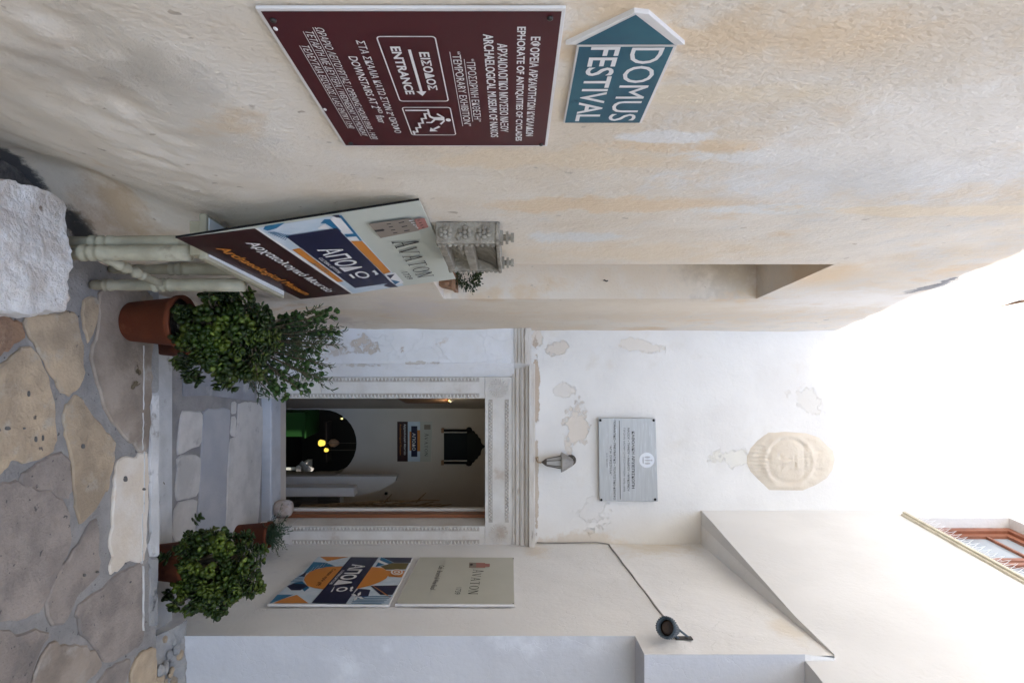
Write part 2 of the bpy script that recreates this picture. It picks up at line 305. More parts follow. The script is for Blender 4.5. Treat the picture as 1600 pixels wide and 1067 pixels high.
# ---------------------------------------------------------------- lettering
def text_mesh(body, bold=0, shear=0):
    cu = bpy.data.curves.new('lettering', 'FONT'); cu.body = body; cu.offset = bold; cu.shear = shear; cu.resolution_u = 3
    ob = bpy.data.objects.new('lettering', cu); COL.objects.link(ob)
    me = bpy.data.meshes.new_from_object(ob.evaluated_get(bpy.context.evaluated_depsgraph_get()))
    bpy.data.objects.remove(ob); vs = [tuple(v.co) for v in me.vertices]; fs = [tuple(p.vertices) for p in me.polygons]
    bpy.data.meshes.remove(me); bpy.data.curves.remove(cu); return vs, fs
class Print:
    """flat print on a sign: layers a fraction of a millimetre apart, grouped by ink"""
    def __init__(s, fr, off): s.fr = fr; s.z = off; s.d = {}
    def mb(s, mat, kind='t'): return s.d.setdefault((mat.name, kind), (MB(), mat, kind))[0]
    def key(s, dz):
        s.n = getattr(s, 'n', 0) + 1; return 'f' if dz < .00015 else 's%d' % s.n
    def px(s, p): return on(s.fr, p[0], p[1], s.z)
    def shape(s, pts, mat, dz=.0002):
        s.z += dz; q = [s.px(p) for p in pts]; s.mb(mat, s.key(dz)).poly(s.ccw([(a[0], a[1], s.z) for a in q]))
    def loc(s, pts, mat, dz=.00016):
        s.z += dz; s.mb(mat, s.key(dz)).poly(s.ccw([(a[0], a[1], s.z) for a in pts]))
    def ccw(s, q):
        a = sum(q[i][0] * q[(i + 1) % len(q)][1] - q[(i + 1) % len(q)][0] * q[i][1] for i in range(len(q)))
        return q if a > 0 else q[::-1]
    def line(s, p0, p1, w, mat, px=True):
        if px: p0 = s.px(p0); p1 = s.px(p1)
        a = Vector(p0[:2]); b = Vector(p1[:2]); n = (b - a).normalized(); n = Vector((-n.y, n.x)) * w / 2
        s.loc([a - n, b - n, b + n, a + n], mat)
    def text(s, body, p0, p1, hpx, mat, bold=0, shear=0, under=0):
        """p0, p1: photo pixels of the line's two ends at mid height; hpx: its height in pixels at p0"""
        a = s.px(p0); b = s.px(p1); h = hpx * a[2] / F; s.z += .0002
        if bold and any(c in body for c in 'MΜ'):          # the font's M fills in when offset: thicken it by overprinting
            v0, f0 = text_mesh(body, 0, shear); vs = []; fs = []
            for i, (dx, dy) in enumerate(((-1, -.4), (-.4, .5), (.4, -.5), (1, .4))):
                nb = len(vs); vs += [(v[0] + dx * bold, v[1] + dy * bold, .00003 * i) for v in v0]; fs += [tuple(nb + q for q in f) for f in f0]
            s.z += .0001
        else: vs, fs = text_mesh(body, bold, shear)
        x0 = min(v[0] for v in vs); x1 = max(v[0] for v in vs); y0 = min(v[1] for v in vs); y1 = max(v[1] for v in vs)
        cy = (a[1] + b[1]) / 2; kx = (b[0] - a[0]) / (x1 - x0); ky = h / (y1 - y0)
        s.n = getattr(s, 'n', 0) + 1; s.mb(mat, 't%d' % s.n).add([(a[0] + (v[0] - x0) * kx, cy + (v[1] - (y0 + y1) / 2) * ky, s.z + v[2]) for v in vs], fs)
        if under: s.loc([(a[0], cy - h * .75), (b[0], cy - h * .75), (b[0], cy - h * .68), (a[0], cy - h * .68)], mat)
    def serif(s, word, p0, p1, hpx, mat):
        a = s.px(p0); b = s.px(p1); h = hpx * a[2] / F; cy = (a[1] + b[1]) / 2; n = len(word); pw = (b[0] - a[0]) / (n - .18)
        for i, ch in enumerate(word):
            W = pw * .82; ox = a[0] + i * pw; k = 1.25 if i == 0 else 1; y0 = cy - h / 2
            def Q(*p): s.loc([(ox + u * W, y0 + v * h * k) for u, v in p], mat, .00003)
            def st(u0, v0, u1, v1, t): Q((u0 - t, v0), (u0 + t, v0), (u1 + t, v1), (u1 - t, v1))
            def sf(u, v, wd=.2): Q((u - wd, v - .018), (u + wd, v - .018), (u + wd, v + .018), (u - wd, v + .018))
            if ch == 'A': st(.12, .02, .5, 1, .05); st(.88, .02, .52, 1, .085); Q((.25, .34), (.75, .34), (.75, .38), (.25, .38)); sf(.12, .02, .16); sf(.88, .02, .18)
            elif ch == 'V': st(.5, 0, .12, .98, .085); st(.5, 0, .88, .98, .05); sf(.12, .98, .18); sf(.88, .98, .16)
            elif ch == 'T': st(.5, 0, .5, 1, .08); Q((.03, .955), (.97, .955), (.97, 1), (.03, 1)); Q((.03, .82), (.06, .82), (.09, .96), (.03, .96)); Q((.94, .82), (.97, .82), (.97, .96), (.91, .96)); sf(.5, .02)
            elif ch == 'N': st(.15, 0, .15, 1, .05); st(.88, 0, .88, 1, .05); st(.86, 0, .14, 1, .09); sf(.15, .02, .16); sf(.88, .98, .16); sf(.1, .98, .12)
            elif ch == 'O':
                for j in range(20):
                    t0 = j * math.pi / 10; t1 = t0 + math.pi / 10
                    e = lambda t, r1, r2: (.5 + r1 * math.cos(t), .5 + r2 * math.sin(t))
                    Q(e(t0, .5, .5), e(t1, .5, .5), e(t1, .34, .45), e(t0, .34, .45))
    def build(s, parent, names=None):
        for k, (mb, mat, kd) in s.d.items():
            mb.build({'t': 'lettering', 'f': 'fine_print'}.get(kd[0], 'printed_shape'), mat, parent, kind='stuff' if kd == 'f' else None)
# ================================================================ large structure
def XL(y): return -.683 + .115 * y                    # left wall
def XR(y): return 1.402 + .08 * y                     # right wall, lower storey
def XU(y): return 1.908 - .0777 * y                   # right wall, upper storey
FY = 5.10                                             # the facade with the door
FLOOR = -.43
def frange(a, b, st):
    n = max(1, round((b - a) / st)); return [a + (b - a) * i / n for i in range(n + 1)]
def cuts(parts):                                      # [(a,b,step),...] joined
    o = []
    for a, b, st in parts:
        l = frange(a, b, st); o += l if not o else l[1:]
    return o
def sheet(mb, ss, zs, P, skip=lambda s, z: False, flip=False, m=0):
    idx = {}; vs = []; fs = []
    def vid(i, j):
        if (i, j) not in idx: idx[(i, j)] = len(vs); vs.append(P(ss[i], zs[j]))
        return idx[(i, j)]
    for i in range(len(ss) - 1):
        for j in range(len(zs) - 1):
            if skip((ss[i] + ss[i + 1]) / 2, (zs[j] + zs[j + 1]) / 2): continue
            f = (vid(i, j), vid(i + 1, j), vid(i + 1, j + 1), vid(i, j + 1))
            fs.append(f[::-1] if flip else f)
    mb.add(vs, fs, m)

# ---- left wall with its deep slot niche
NY0, NY1, NZ0, NZ1 = 2.727, 3.598, 1.42, 3.395
def left_pos(y, z):
    if y < .25 or z > 5.2: return Vector((XL(y), y, z))
    d = .010 * fbm((y, z, 3), 1.3) + .004 * fbm((y, z * .8, 9), 6)
    low = sm(.95, .05, z)
    d += -.22 * low * sm(2.50, 2.15, y) + .035 * sm(.5, 0, z) * sm(2.4, 2.6, y) + .03 * low * fbm((y, z, 1), 3)
    er = sm(.25, .0, abs(z - (.98 - .28 * (y - 1.1))))  * sm(.35, .7, y) * sm(2.3, 1.7, y)      # band where the render has fallen
    d += -.014 * er + .014 * er * fbm((y, z, 5), 16)
    e = min(max(0, NY0 - y, y - NY1) + max(0, NZ0 - z, z - NZ1), .3) / .3
    d *= e if (y > 2.3) else 1
    d *= sm(.25, .6, y)
    flat = sm(.12, 0, max(0, .95 - y, y - 1.52)) * sm(.12, 0, max(0, 1.38 - z, z - 2.2)); d = d * (1 - flat) - .002 * flat
    return Vector((XL(y) + d, y, z))
mb = MB()
ys = cuts([(-8, .25, 1.2), (.25, NY0, .022), (NY0, NY1, .03), (NY1, 5.30, .03)])
zs = cuts([(-.5, NZ0, .024), (NZ0, NZ1, .03), (NZ1, 5.2, .045), (5.2, 9.5, .9)])
sheet(mb, ys, zs, left_pos, skip=lambda s, z: NY0 < s < NY1 and NZ0 < z < NZ1)
ND = .42
a = lambda y, z, d: Vector((XL(y) - d, y, z))
mb.poly([a(NY1, NZ0, 0), a(NY1, NZ1, 0), a(NY1, NZ1, ND), a(NY1, NZ0, ND)][::-1])
mb.poly([a(NY0, NZ0, 0), a(NY0, NZ1, 0), a(NY0, NZ1, ND), a(NY0, NZ0, ND)])
mb.poly([a(NY0, NZ1, 0), a(NY1, NZ1, 0), a(NY1, NZ1, ND), a(NY0, NZ1, ND)])
mb.poly([a(NY0, NZ0, 0), a(NY1, NZ0, 0), a(NY1, NZ0, ND), a(NY0, NZ0, ND)][::-1])
mb.poly([a(NY0, NZ0, ND), a(NY1, NZ0, ND), a(NY1, NZ1, ND), a(NY0, NZ1, ND)][::-1])
mb.box(-4, XL(-8) - .3, -8, 5.3, -.5, 9.5)            # the building's mass behind the plaster
o = mb.build('plaster_wall', m_left, None, smooth=True); tag(o, 'tall beige plaster wall with ochre stains and a narrow slot niche, on the left of the alley', 'wall')

# ---- facade
DX0, DX1, DZ1 = .507, 1.644, 1.609
def fac_pos(x, z): return Vector((x, FY - .008 * fbm((x, z, 2), 1.7) - .003 * fbm((x, z, 7), 7), z))
mb = MB()
sheet(mb, cuts([(-.6, DX0, .05), (DX0, DX1, .06), (DX1, 3.2, .08)]), cuts([(-.5, DZ1, .06), (DZ1, 5.2, .05), (5.2, 9.5, .5)]), fac_pos, skip=lambda x, z: DX0 < x < DX1 and z < DZ1)
mb.box(DX0 - .4, DX0 - .001, FY + .03, FY + .45, -.5, DZ1 + .3); mb.box(DX1 + .001, DX1 + .4, FY + .03, FY + .45, -.5, DZ1 + .3); mb.box(DX0, DX1, FY + .03, FY + .45, DZ1 + .001, DZ1 + .3)
o = mb.build('facade_wall', m_facade, None, smooth=False); tag(o, 'white limewashed end wall with peeling paint around the doorway and plaque', 'wall')
for p in o.data.polygons: p.use_smooth = True if abs(p.normal.y) > .8 and p.area < .2 else False

# ---- right side: lower storey, corbelled steps, upper storey
YA, YB = 3.208, 2.986
ZA, ZBb, ZBt, ZS = 2.517, 2.572, 3.388, 3.543
LEDGE = lambda y: 2.71 + .04 * (FY - y)
mb = MB()
def right_pos(y, z):
    d = .005 * fbm((y, z, 11), 1.8) + .0025 * fbm((y, z, 12), 7)
    d *= sm(YB, YB + .1, y)
    step = .007
    return Vector((XR(y) + d + step * sm(2.70, 2.76, z - .04 * (FY - y)), y, z))
sheet(mb, cuts([(YB, YA, .06), (YA, 5.3, .06)]), cuts([(-.5, 2.545, .07), (2.545, 2.95, .03), (2.95, ZS, .08)]), right_pos, skip=lambda s, z: s < YA and z < 2.545, flip=True)
xa = XR(YA); xb = XR(YB)
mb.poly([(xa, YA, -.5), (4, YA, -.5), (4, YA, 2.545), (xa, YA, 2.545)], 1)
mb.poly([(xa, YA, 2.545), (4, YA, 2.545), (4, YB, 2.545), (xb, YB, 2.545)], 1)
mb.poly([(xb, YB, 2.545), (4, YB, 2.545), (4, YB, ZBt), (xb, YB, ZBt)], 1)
mb.poly([(xb, YB, ZBt), (XU(YB), YB, ZBt), (XU(YB), YB, ZS), (xb + .018, YB, ZS)])
mb.poly([(xb, YB, ZS), (xb, 5.3, ZS), (2.2, 5.3, ZS), (2.2, YB, ZS)])      # top ledge / underside meets the storey above
mb.poly([(3.6, -8, -.3), (3.6, YA, -.3), (3.6, YA, ZBt), (3.6, -8, ZBt)])
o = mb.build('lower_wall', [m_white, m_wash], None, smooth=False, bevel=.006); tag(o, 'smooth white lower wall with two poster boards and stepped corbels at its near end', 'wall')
for p in o.data.polygons: p.use_smooth = abs(p.normal.x) > .9 and p.area < .05

WY0, WY1, WZ0, WZ1 = 3.78, 4.923, 5.30, 6.153
ROOF = 6.92
mb = MB()
zlow = lambda y: ZS + .002 if y > YB + .001 else ZBt
def up_pos(y, z):
    d = .006 * fbm((y, z, 21), 1.5) if 0 < y < 5 and z < 6.5 else 0
    return Vector((XU(y) + d, y, z))
sheet(mb, cuts([(-8, 0, 1), (0, YB, .15), (YB, WY0, .1), (WY0, WY1, .15), (WY1, 5.3, .1)]), cuts([(ZBt, ZS + .002, .16), (ZS + .002, WZ0, .1), (WZ0, WZ1, .12), (WZ1, ROOF, .2)]), up_pos,
      skip=lambda s, z: (s > YB and z < ZS) or (WY0 < s < WY1 and WZ0 < z < WZ1), flip=True)
mb.poly([(XU(-8), -8, ZBt), (XU(YB), YB, ZBt), (3.6, YB, ZBt), (3.6, -8, ZBt)])                 # underside of the overhang
mb.poly([(XU(5.3), 5.3, ZS + .002), (XU(YB), YB, ZS + .002), (2.3, YB, ZS + .002), (2.3, 5.3, ZS + .002)])
mb.poly([(XU(-8) - .02, -8, ROOF), (XU(5.3) - .02, 5.3, ROOF), (7, 5.3, ROOF), (7, -8, ROOF)])
mb.poly([(7, -8, 0), (7, 5.3, 0), (7, 5.3, ROOF), (7, -8, ROOF)]); mb.poly([(XU(-8), -8, ZBt), (7, -8, ZBt), (7, -8, ROOF), (XU(-8), -8, ROOF)])
WD = .13
for q in ([(WY1, WZ0, 0), (WY1, WZ1, 0), (WY1, WZ1, WD), (WY1, WZ0, WD)], [(WY0, WZ0, 0), (WY0, WZ0, WD), (WY0, WZ1, WD), (WY0, WZ1, 0)],
          [(WY0, WZ1, 0), (WY0, WZ1, WD), (WY1, WZ1, WD), (WY1, WZ1, 0)], [(WY0, WZ0, 0), (WY1, WZ0, 0), (WY1, WZ0, WD), (WY0, WZ0, WD)]):
    mb.poly([(XU(y) + d, y, z) for y, z, d in q])
o = mb.build('upper_wall', m_upper, None); tag(o, 'white upper storey wall overhanging the lower one, with the wooden window', 'wall')
for p in o.data.polygons: p.use_smooth = abs(p.normal.x) > .9 and p.area < .1

# window in the upper storey
WX = lambda y, d: XU(y) + d
t = thing('window', 'reddish brown wooden window high in the white upper wall, above a spiked sill', 'window', (XU(4.4) + WD, 4.4, WZ0))
def wbar(y0, y1, z0, z1, d0, d1, mb):
    vs = [(XU(y) + d, y, z) for z in (z0, z1) for y in (y0, y1) for d in (d0, d1)]
    mb.add(vs, [(0, 2, 3, 1), (4, 5, 7, 6), (0, 1, 5, 4), (2, 6, 7, 3), (0, 4, 6, 2), (1, 3, 7, 5)])
fw = .06
mb = MB()
wbar(WY0, WY1, WZ0 + .001, WZ0 + fw, .085, WD + .05, mb); wbar(WY0, WY1, WZ1 - fw, WZ1 - .001, .085, WD + .05, mb)
wbar(WY0 + .001, WY0 + fw, WZ0 + fw, WZ1 - fw, .085, WD + .05, mb); wbar(WY1 - fw, WY1 - .001, WZ0 + fw, WZ1 - fw, .085, WD + .05, mb)
mb.build('window_frame', m_redwood, t, bevel=.004)
for (y0, y1) in ((WY0 + fw, 4.34), (4.36, WY1 - fw)):
    mb = MB(); z0, z1 = WZ0 + fw, WZ1 - fw; s = .05
    wbar(y0, y1, z0, z0 + s, .11, WD + .03, mb); wbar(y0, y1, z1 - s, z1, .11, WD + .03, mb); wbar(y0, y0 + s, z0 + s, z1 - s, .11, WD + .03, mb); wbar(y1 - s, y1, z0 + s, z1 - s, .11, WD + .03, mb)
    wbar(y0 + s, y1 - s, 5.86, 5.885, .115, WD + .03, mb)
    sa = mb.build('sash', m_redwood, t, bevel=.003)
    for (a0, a1) in ((z0 + s, 5.86), (5.885, z1 - s)):
        g = MB(); wbar(y0 + s, y1 - s, a0, a1, .135, .14, g); g.build('pane', m_glass, sa, org=t.location)
g = MB(); wbar(WY0, WY1, WZ0, WZ1, WD + .06, WD + .07, g); g.build('backing', m_whitebox, t)
t = thing('window_sill', 'cream stone sill under the high window, lined with bird spikes', 'sill', (XU(4.4), 4.4, 5.27))
mb = MB(); wbar(3.55, 4.985, 5.270, 5.296, -.035, .02, mb); wbar(3.55, 4.975, 5.252, 5.268, -.02, .02, mb); mb.build('slab', m_sill, t, bevel=.004)
for i in range(22):
    y = 4.83 - i * .055; mb = MB(); X = XU(y) - .015
    for k in (-1, 0, 1):
        mb.tube([(X, y, 5.296), (X - .02 - .02 * k, y + .018 * k, 5.40 - abs(k) * .02)], [.0022, .0012], 4)
    mb.build('spike', m_spike, t)

# ---- ground
def ground_h(x, y): return -.010 + .004 * fbm((x, y, 0), 2) + .0025 * fbm((x, y, 4), 9) - .02 * sm(-.42, -.6, x) * sm(1, 2, y)
EDGE = 2.97
mb = MB()
sheet(mb, cuts([(-60, -3, 10), (-3, -1, .5), (-1, 2.6, .03), (2.6, 4, .3), (4, 60, 10)]), cuts([(-60, -3, 10), (-3, 1, .5), (1, EDGE, .03)]),
      lambda x, y: Vector((x, y, ground_h(x, y) if -1 < x < 2.6 and 1 < y < EDGE else -.010)))
mb.poly([(-60, EDGE, -.5), (60, EDGE, -.5), (60, EDGE, -.010), (-60, EDGE, -.010)])
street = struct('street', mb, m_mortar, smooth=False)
for p in street.data.polygons: p.use_smooth = p.area < .01
def A(l): return [(X / 3.557, 470 + Y / 3.557) for X, Y in l]
def B(l): return [(X / 3.557, 767 + Y / 3.557) for X, Y in l]
def C3(l): return [(230 + X / 3.557, 560 + Y / 3.557) for X, Y in l]
def gpt(p, z=0):
    d = ray(*p); t = (z - CAM.z) / d.z; q = CAM + d * t; return (q.x, q.y)
def roughen(pts, amp, seg, rnd):
    # corners cut once, then edges broken up
    q = []
    n = len(pts)
    for i in range(n):
        a = Vector(pts[i]); b = Vector(pts[(i + 1) % n]); q += [a.lerp(b, .18), a.lerp(b, .82)]
    out = []; n = len(q)
    for i in range(n):
        a = q[i]; b = q[(i + 1) % n]; L = (b - a).length; k = max(1, int(L / seg)); nn = Vector((-(b - a).y, (b - a).x)).normalized() if L > 1e-6 else Vector((0, 0))
        for j in range(k):
            p = a.lerp(b, j / k); out.append(tuple(p + nn * rnd.uniform(-amp, amp)))
    return out
def slab(parent, poly, mat, z0=-.05, z1=.0, name='paving_stone', amp=.004, seg=.035, label=None):
    rnd = random.Random(len(bpy.data.objects))
    mx = sum(p[0] for p in poly) / len(poly); my = sum(p[1] for p in poly) / len(poly)
    poly = [(mx + (p[0] - mx) * 1.035, my + (p[1] - my) * 1.035) for p in poly]
    pts = roughen(poly, amp * 1.5, seg * .8, rnd); mb = MB(); mb.prism(pts, z0, z1, inset=.006)
    return mb.build(name, mat, parent, label=label)
m_spot = M('dark_mortar_spot', (.10, .095, .09), (.14, .13, .12), 30, bump=.6, bscale=90)
stones = [
 (A([(0,65),(60,75),(90,115),(135,130),(150,190),(100,240),(40,280),(0,310),(-60,330),(-70,90)]), m_orange, 'rusty orange paving stone'),
 (A([(150,90),(240,75),(330,85),(375,60),(430,70),(450,200),(470,260),(475,430),(440,480),(400,520),(360,515),(300,420),(240,320),(190,220),(155,140)]), m_beige, None),
 (A([(0,375),(60,320),(120,275),(160,268),(210,290),(250,370),(290,490),(310,640),(310,800),(290,830),(200,890),(120,885),(70,885),(30,925),(0,955),(-90,1000),(-90,420)]), m_beige, None),
 (A([(470,-20),(560,-20),(545,130),(500,245),(480,170),(465,90)]), m_beige, None),
 (A([(565,-60),(800,-60),(850,0),(850,240),(845,330),(845,450),(835,560),(832,700),(822,820),(790,835),(690,740),(620,650),(580,580),(540,420),(515,340),(530,240),(550,150)]), m_brown, 'wide stained brown paving stone'),
 (A([(430,525),(470,560),(500,610),(580,700),(600,740),(645,775),(640,860),(620,960),(600,1050),(590,1060),(540,1136),(490,1206),(460,1221),(435,1206),(425,1116),(415,1000),(410,900),(390,790),(365,740),(365,620),(380,580)]), m_beige, None),
 (A([(340,845),(370,860),(400,900),(405,1000),(400,1067),(385,1110),(260,1050),(110,1005),(150,955),(210,905),(270,865)]), m_grey, None),
 (A([(650,900),(700,870),(760,880),(775,850),(825,850),(822,1067),(822,1130),(817,1256),(805,1436),(770,1446),(720,1431),(690,1456),(650,1496),(620,1516),(610,1476),(630,1406),(615,1346),(630,1236),(638,1067)]), m_cream, 'cream marble paving slab along the step edge'),
 (B([(-90,0),(60,-40),(110,-40),(240,5),(340,40),(380,90),(400,200),(410,280),(370,380),(320,490),(270,590),(240,650),(170,690),(100,700),(0,720),(-90,730)]), m_grey, None),
 (B([(515,165),(545,160),(550,250),(560,380),(555,450),(530,490),(430,580),(400,660),(370,730),(310,740),(270,700),(270,600),(310,500),(370,400),(430,310),(480,220)]), m_grey, None),
 (B([(740,430),(775,400),(795,420),(803,600),(803,830),(740,880),(690,905),(640,930),(590,940),(560,890),(500,830),(460,780),(440,700),(440,650),(520,570),(570,550),(620,495),(690,450)]), m_grey, None),
 (B([(-90,770),(0,760),(120,800),(220,770),(280,800),(240,860),(200,960),(170,1090),(-90,1100)]), m_grey, None),
 (B([(300,840),(380,860),(470,860),(540,900),(575,960),(520,1030),(450,1090),(190,1090),(230,940)]), m_brown, None),
 (B([(770,910),(860,865),(870,960),(862,1090),(730,1090),(730,1000)]), m_beige, 'ochre rubble stone at the foot of the white wall'),
 (B([(600,1000),(640,960),(700,940),(735,930),(720,1000),(700,1090),(530,1090)]), m_grey, None),
 (B([(876,1020),(905,1040),(905,1120),(872,1120)]), m_beige, None)]
for poly, mat, lab in stones:
    slab(street, [gpt(p) for p in poly], mat, z1=random.uniform(-.002, .006), label=lab, amp=.005)
for (px, py, a, b) in ((13, 669, 8, 6), (39, 669, 2.5, 3), (131, 697, 4, 7), (197, 748, 5, 9), (226, 764, 4, 4), (153, 893, 4, 4), (133, 898, 3, 5), (57, 686, 3, 9), (68, 684, 2, 9), (46, 615, 3, 9)):
    c_ = [gpt((px + .5 * a * math.cos(k * .7) * (1 + .2 * math.sin(k * 2.3)), py + .5 * b * math.sin(k * .7)), .008) for k in range(9)]
    mb = MB(); mb.prism(c_, -.01, .0085); mb.build('mortar_spot', m_spot, street)
# pebbles pressed into the mortar where the street meets the walls
r5 = random.Random(5)
# more slabs under and behind the photographer, out of the frame
for i in range(-4, 7):
    for j in range(-3, 4):
        cx = i * .48 + .1 * (j % 2); cy = j * .5 + .05
        if cy > 1.62 or cx < XL(cy) - .1 or cx > 2.9: continue
        if cy > 1.45 and cx < -.1: continue
        n = 7; pts = [(cx + .23 * (1 + r5.uniform(-.12, .1)) * math.cos(2 * math.pi * k / n + .4), cy + .24 * (1 + r5.uniform(-.12, .1)) * math.sin(2 * math.pi * k / n + .4)) for k in range(n)]
        if cy > .95: continue
        slab(street, pts, [m_beige, m_grey, m_brown][r5.randrange(3)], seg=.08)
# whitewashed nosing along the edge of the street
def nose(u0, u1, mat, z=.0, y0=None, y1=EDGE + .012, ex=235, nm='step_edge', zb=-.2):
    d0 = 1.85 * F / (800 - ex)
    n = 14; pts = []
    for i in range(n + 1):
        u = u0 + (u1 - u0) * i / n; yy = d0 + .012 * fbm((u * .05, 0, 0), 1) * 2; pts.append(((u - 533.5) / F * yy, yy))
    for i in range(n, -1, -1):
        u = u0 + (u1 - u0) * i / n; yy = y1 + .004 * fbm((u * .04, 3, 0), 1); pts.append(((u - 533.5) / F * yy, yy))
    mb = MB(); mb.prism(pts, zb, z, inset=.01); return mb.build(nm, mat, street)
nose(614, 869, m_nosing, .002); nose(440, 613, m_nosegrey, .0); nose(870, 978, m_nosegrey, -.002)
for k, (u0, u1, e) in enumerate(((540, 640, 223), (645, 703, 222), (705, 800, 224), (802, 880, 221), (884, 985, 223))):        # the pale line where paint was brushed along the stones
    y0 = 1.85 * F / (800 - e); mb = MB(); pts = []
    for i in range(13): u = u0 + (u1 - u0) * i / 12; yy = y0 + .007 * fbm((u * .06, 9, 0), 1); pts.append(((u - 533.5) / F * yy, yy))
    for i in range(12, -1, -1): u = u0 + (u1 - u0) * i / 12; yy = y0 + .007 * fbm((u * .06, 9, 0), 1) + .004 + .010 * abs(fbm((u * .09, 2, 0), 1)); pts.append(((u - 533.5) / F * yy, yy))
    mb.prism(pts, -.02, .0048); mb.build('paint_line', m_nosing, street)
# courtyard one and two steps down
mb = MB()
sheet(mb, frange(-.6, 2.4, .1), frange(3.40, 5.6, .1), lambda x, y: Vector((x, y, FLOOR - .008 + .004 * fbm((x, y, 8), 2))))
court = struct('courtyard_floor', mb, M('courtyard_mortar', (.22, .21, .205), (.30, .285, .27), 5, bump=.6, bscale=60, bump2=.6, b2scale=9), smooth=True)
mb = MB(); mb.box(-.6, 2.4, 2.985, 3.43, -.5, -.205); mb.build('lower_step', m_nosegrey, court)
mb = MB(); mb.prism([(-.3, 3.22), (.6, 3.205), (1.75, 3.21), (1.75, 3.428), (.6, 3.432), (-.3, 3.426)], -.21, -.198, inset=.004); mb.build('step_edge', M('painted_lower_step', (.50, .50, .49), (.42, .42, .41), 5, bump=.4, bscale=40, c3=(.30, .29, .27), s3=6, t3=(.6, .7)), court)
cstones = [
 ([(190,300),(240,290),(305,300),(305,380),(300,480),(240,500),(200,530),(170,530),(180,400)], m_court),
 ([(170,545),(295,535),(295,650),(285,760),(220,775),(160,790),(165,650)], m_court),
 ([(155,803),(280,778),(275,860),(262,1010),(140,1010)], m_court),
 ([(315,290),(445,285),(460,300),(450,500),(440,700),(430,1010),(274,1010),(290,790),(300,600),(310,400)], m_courtgrey),
 ([(470,250),(495,235),(497,300),(470,310)], m_court), ([(468,325),(495,320),(493,430),(465,430)], m_court),
 ([(510,250),(640,260),(640,400),(628,700),(615,900),(600,1010),(440,1010),(450,700),(460,450),(500,440),(505,350)], m_court)]
for poly, mat in cstones: slab(court, [gpt(p, FLOOR) for p in C3(poly)], mat, FLOOR - .05, FLOOR + .002, seg=.06, amp=.004)
mb = MB(); mb.prism([gpt(p, FLOOR) for p in C3([(200,40),(560,30),(590,110),(600,235),(480,225),(340,205),(200,210)])], FLOOR - .05, FLOOR + .001, inset=.004); mb.build('concrete_patch', m_concrete, court)
# threshold
mb = MB(); mb.box(DX0 - .02, DX1 + .02, 5.20, 5.42, -.5, -.35); o = top('door_threshold', mb, m_marble, 'worn pale marble threshold step across the foot of the doorway', 'step', bevel=.012)
# mound of old plaster at the foot of the left wall by the door
mb = MB()
pts = []
for i in range(9):
    for j in range(5):
        x = .09 + .03 * i; y = 4.93 + .045 * j; z = FLOOR + .11 * math.sin(math.pi * min(1, (j + 1) / 5)) * (1 - i / 8) ** .8 + .012 * fbm((x, y, 0), 14)
        pts.append((x, y, z))
mb.add(pts, [(i * 5 + j, (i + 1) * 5 + j, (i + 1) * 5 + j + 1, i * 5 + j + 1) for i in range(8) for j in range(4)])
top('plaster_mound', mb, m_nosing, 'lump of whitewashed plaster at the left foot of the doorway', 'plaster', smooth=True)
# rubble where the near white wall meets the street
mb = MB()
rr = random.Random(3)
for i in range(60):
    x = rr.uniform(1.60, 2.4); y = rr.uniform(2.985, 3.205); r = rr.uniform(.008, .028); mb.blob((x, y, -.02 + rr.uniform(-.01, .03)), (r * 1.3, r, r * .8), 6, 4, rr.randrange(2))
sheet(mb, frange(1.57, 4, .03), frange(2.97, 3.215, .03), lambda x, y: Vector((x, y, -.04 + .05 * sm(3.02, 3.2, y) + .02 * fbm((x, y, 0), 9))), m=1)
o = mb.build('rubble', [m_beige, m_nosegrey], None, kind='stuff'); tag(o, 'crumbled mortar and rubble along the foot of the near white wall', 'rubble')
# ================================================================ doorway
PY = 5.07
def fxz(px, py, y=5.1): p = pt(px, py, y); return p.x, p.z
portal = thing('door_surround', 'carved pale stone door surround with zigzag borders and sunburst corners', 'door surround', (1.07, 5.1, FLOOR))
def stone_piece(name, x0, x1, z0, z1, y0=PY, y1=5.30, mat=m_carve, bevel=.004):
    mb = MB(); mb.box(x0, x1, y0, y1, z0, z1); return mb.build(name, mat, portal, bevel=bevel)
JL0, JR1 = .316, 1.81
LZ0, LZ1 = DZ1, 1.852
stone_piece('jamb', JL0, DX0, FLOOR + .05, .145); stone_piece('jamb', JL0, DX0, .148, LZ0 - .002)
stone_piece('jamb', DX1, JR1, -.13, LZ0 - .002); stone_piece('jamb', DX1, JR1, FLOOR, -.133)
lint = stone_piece('lintel', JL0, JR1, LZ0, LZ1)
bd = MB()
def tooth(mb, cx, cz, w, h, ax, sgn, y=PY):           # a small raised triangle; ax 0 = row runs up, 1 = row runs across
    if ax == 0: q = [(cx, cz - w), (cx, cz + w), (cx + sgn * h, cz)]
    else: q = [(cx - w, cz), (cx + w, cz), (cx, cz + sgn * h)]
    vs = [(p[0], y, p[1]) for p in q] + [((q[0][0] + q[1][0] + q[2][0]) / 3, y - .016, (q[0][1] + q[1][1] + q[2][1]) / 3)]
    mb.add(vs, [(0, 1, 3), (1, 2, 3), (2, 0, 3)])
    return mb
P_ = .032
for (x0, x1, zb) in ((JL0, DX0, -.30), (DX1, JR1, -.10)):
    z = zb
    while z < LZ0 - .06:
        if not (x0 > 1 and False):
            tooth(bd, x0 + .008, z, P_ * .46, .034, 0, 1); tooth(bd, x1 - .010, z, P_ * .46, .034, 0, -1)
        z += P_
bj = bd.build('carved_border', m_carve, portal, kind='stuff')
m_shadestrip = M('painted_groove_shade', (.40, .36, .31), (.50, .46, .41), 12, bump=.5, bscale=60)  # darker stone colour paints in the shade of deep carving behind the teeth
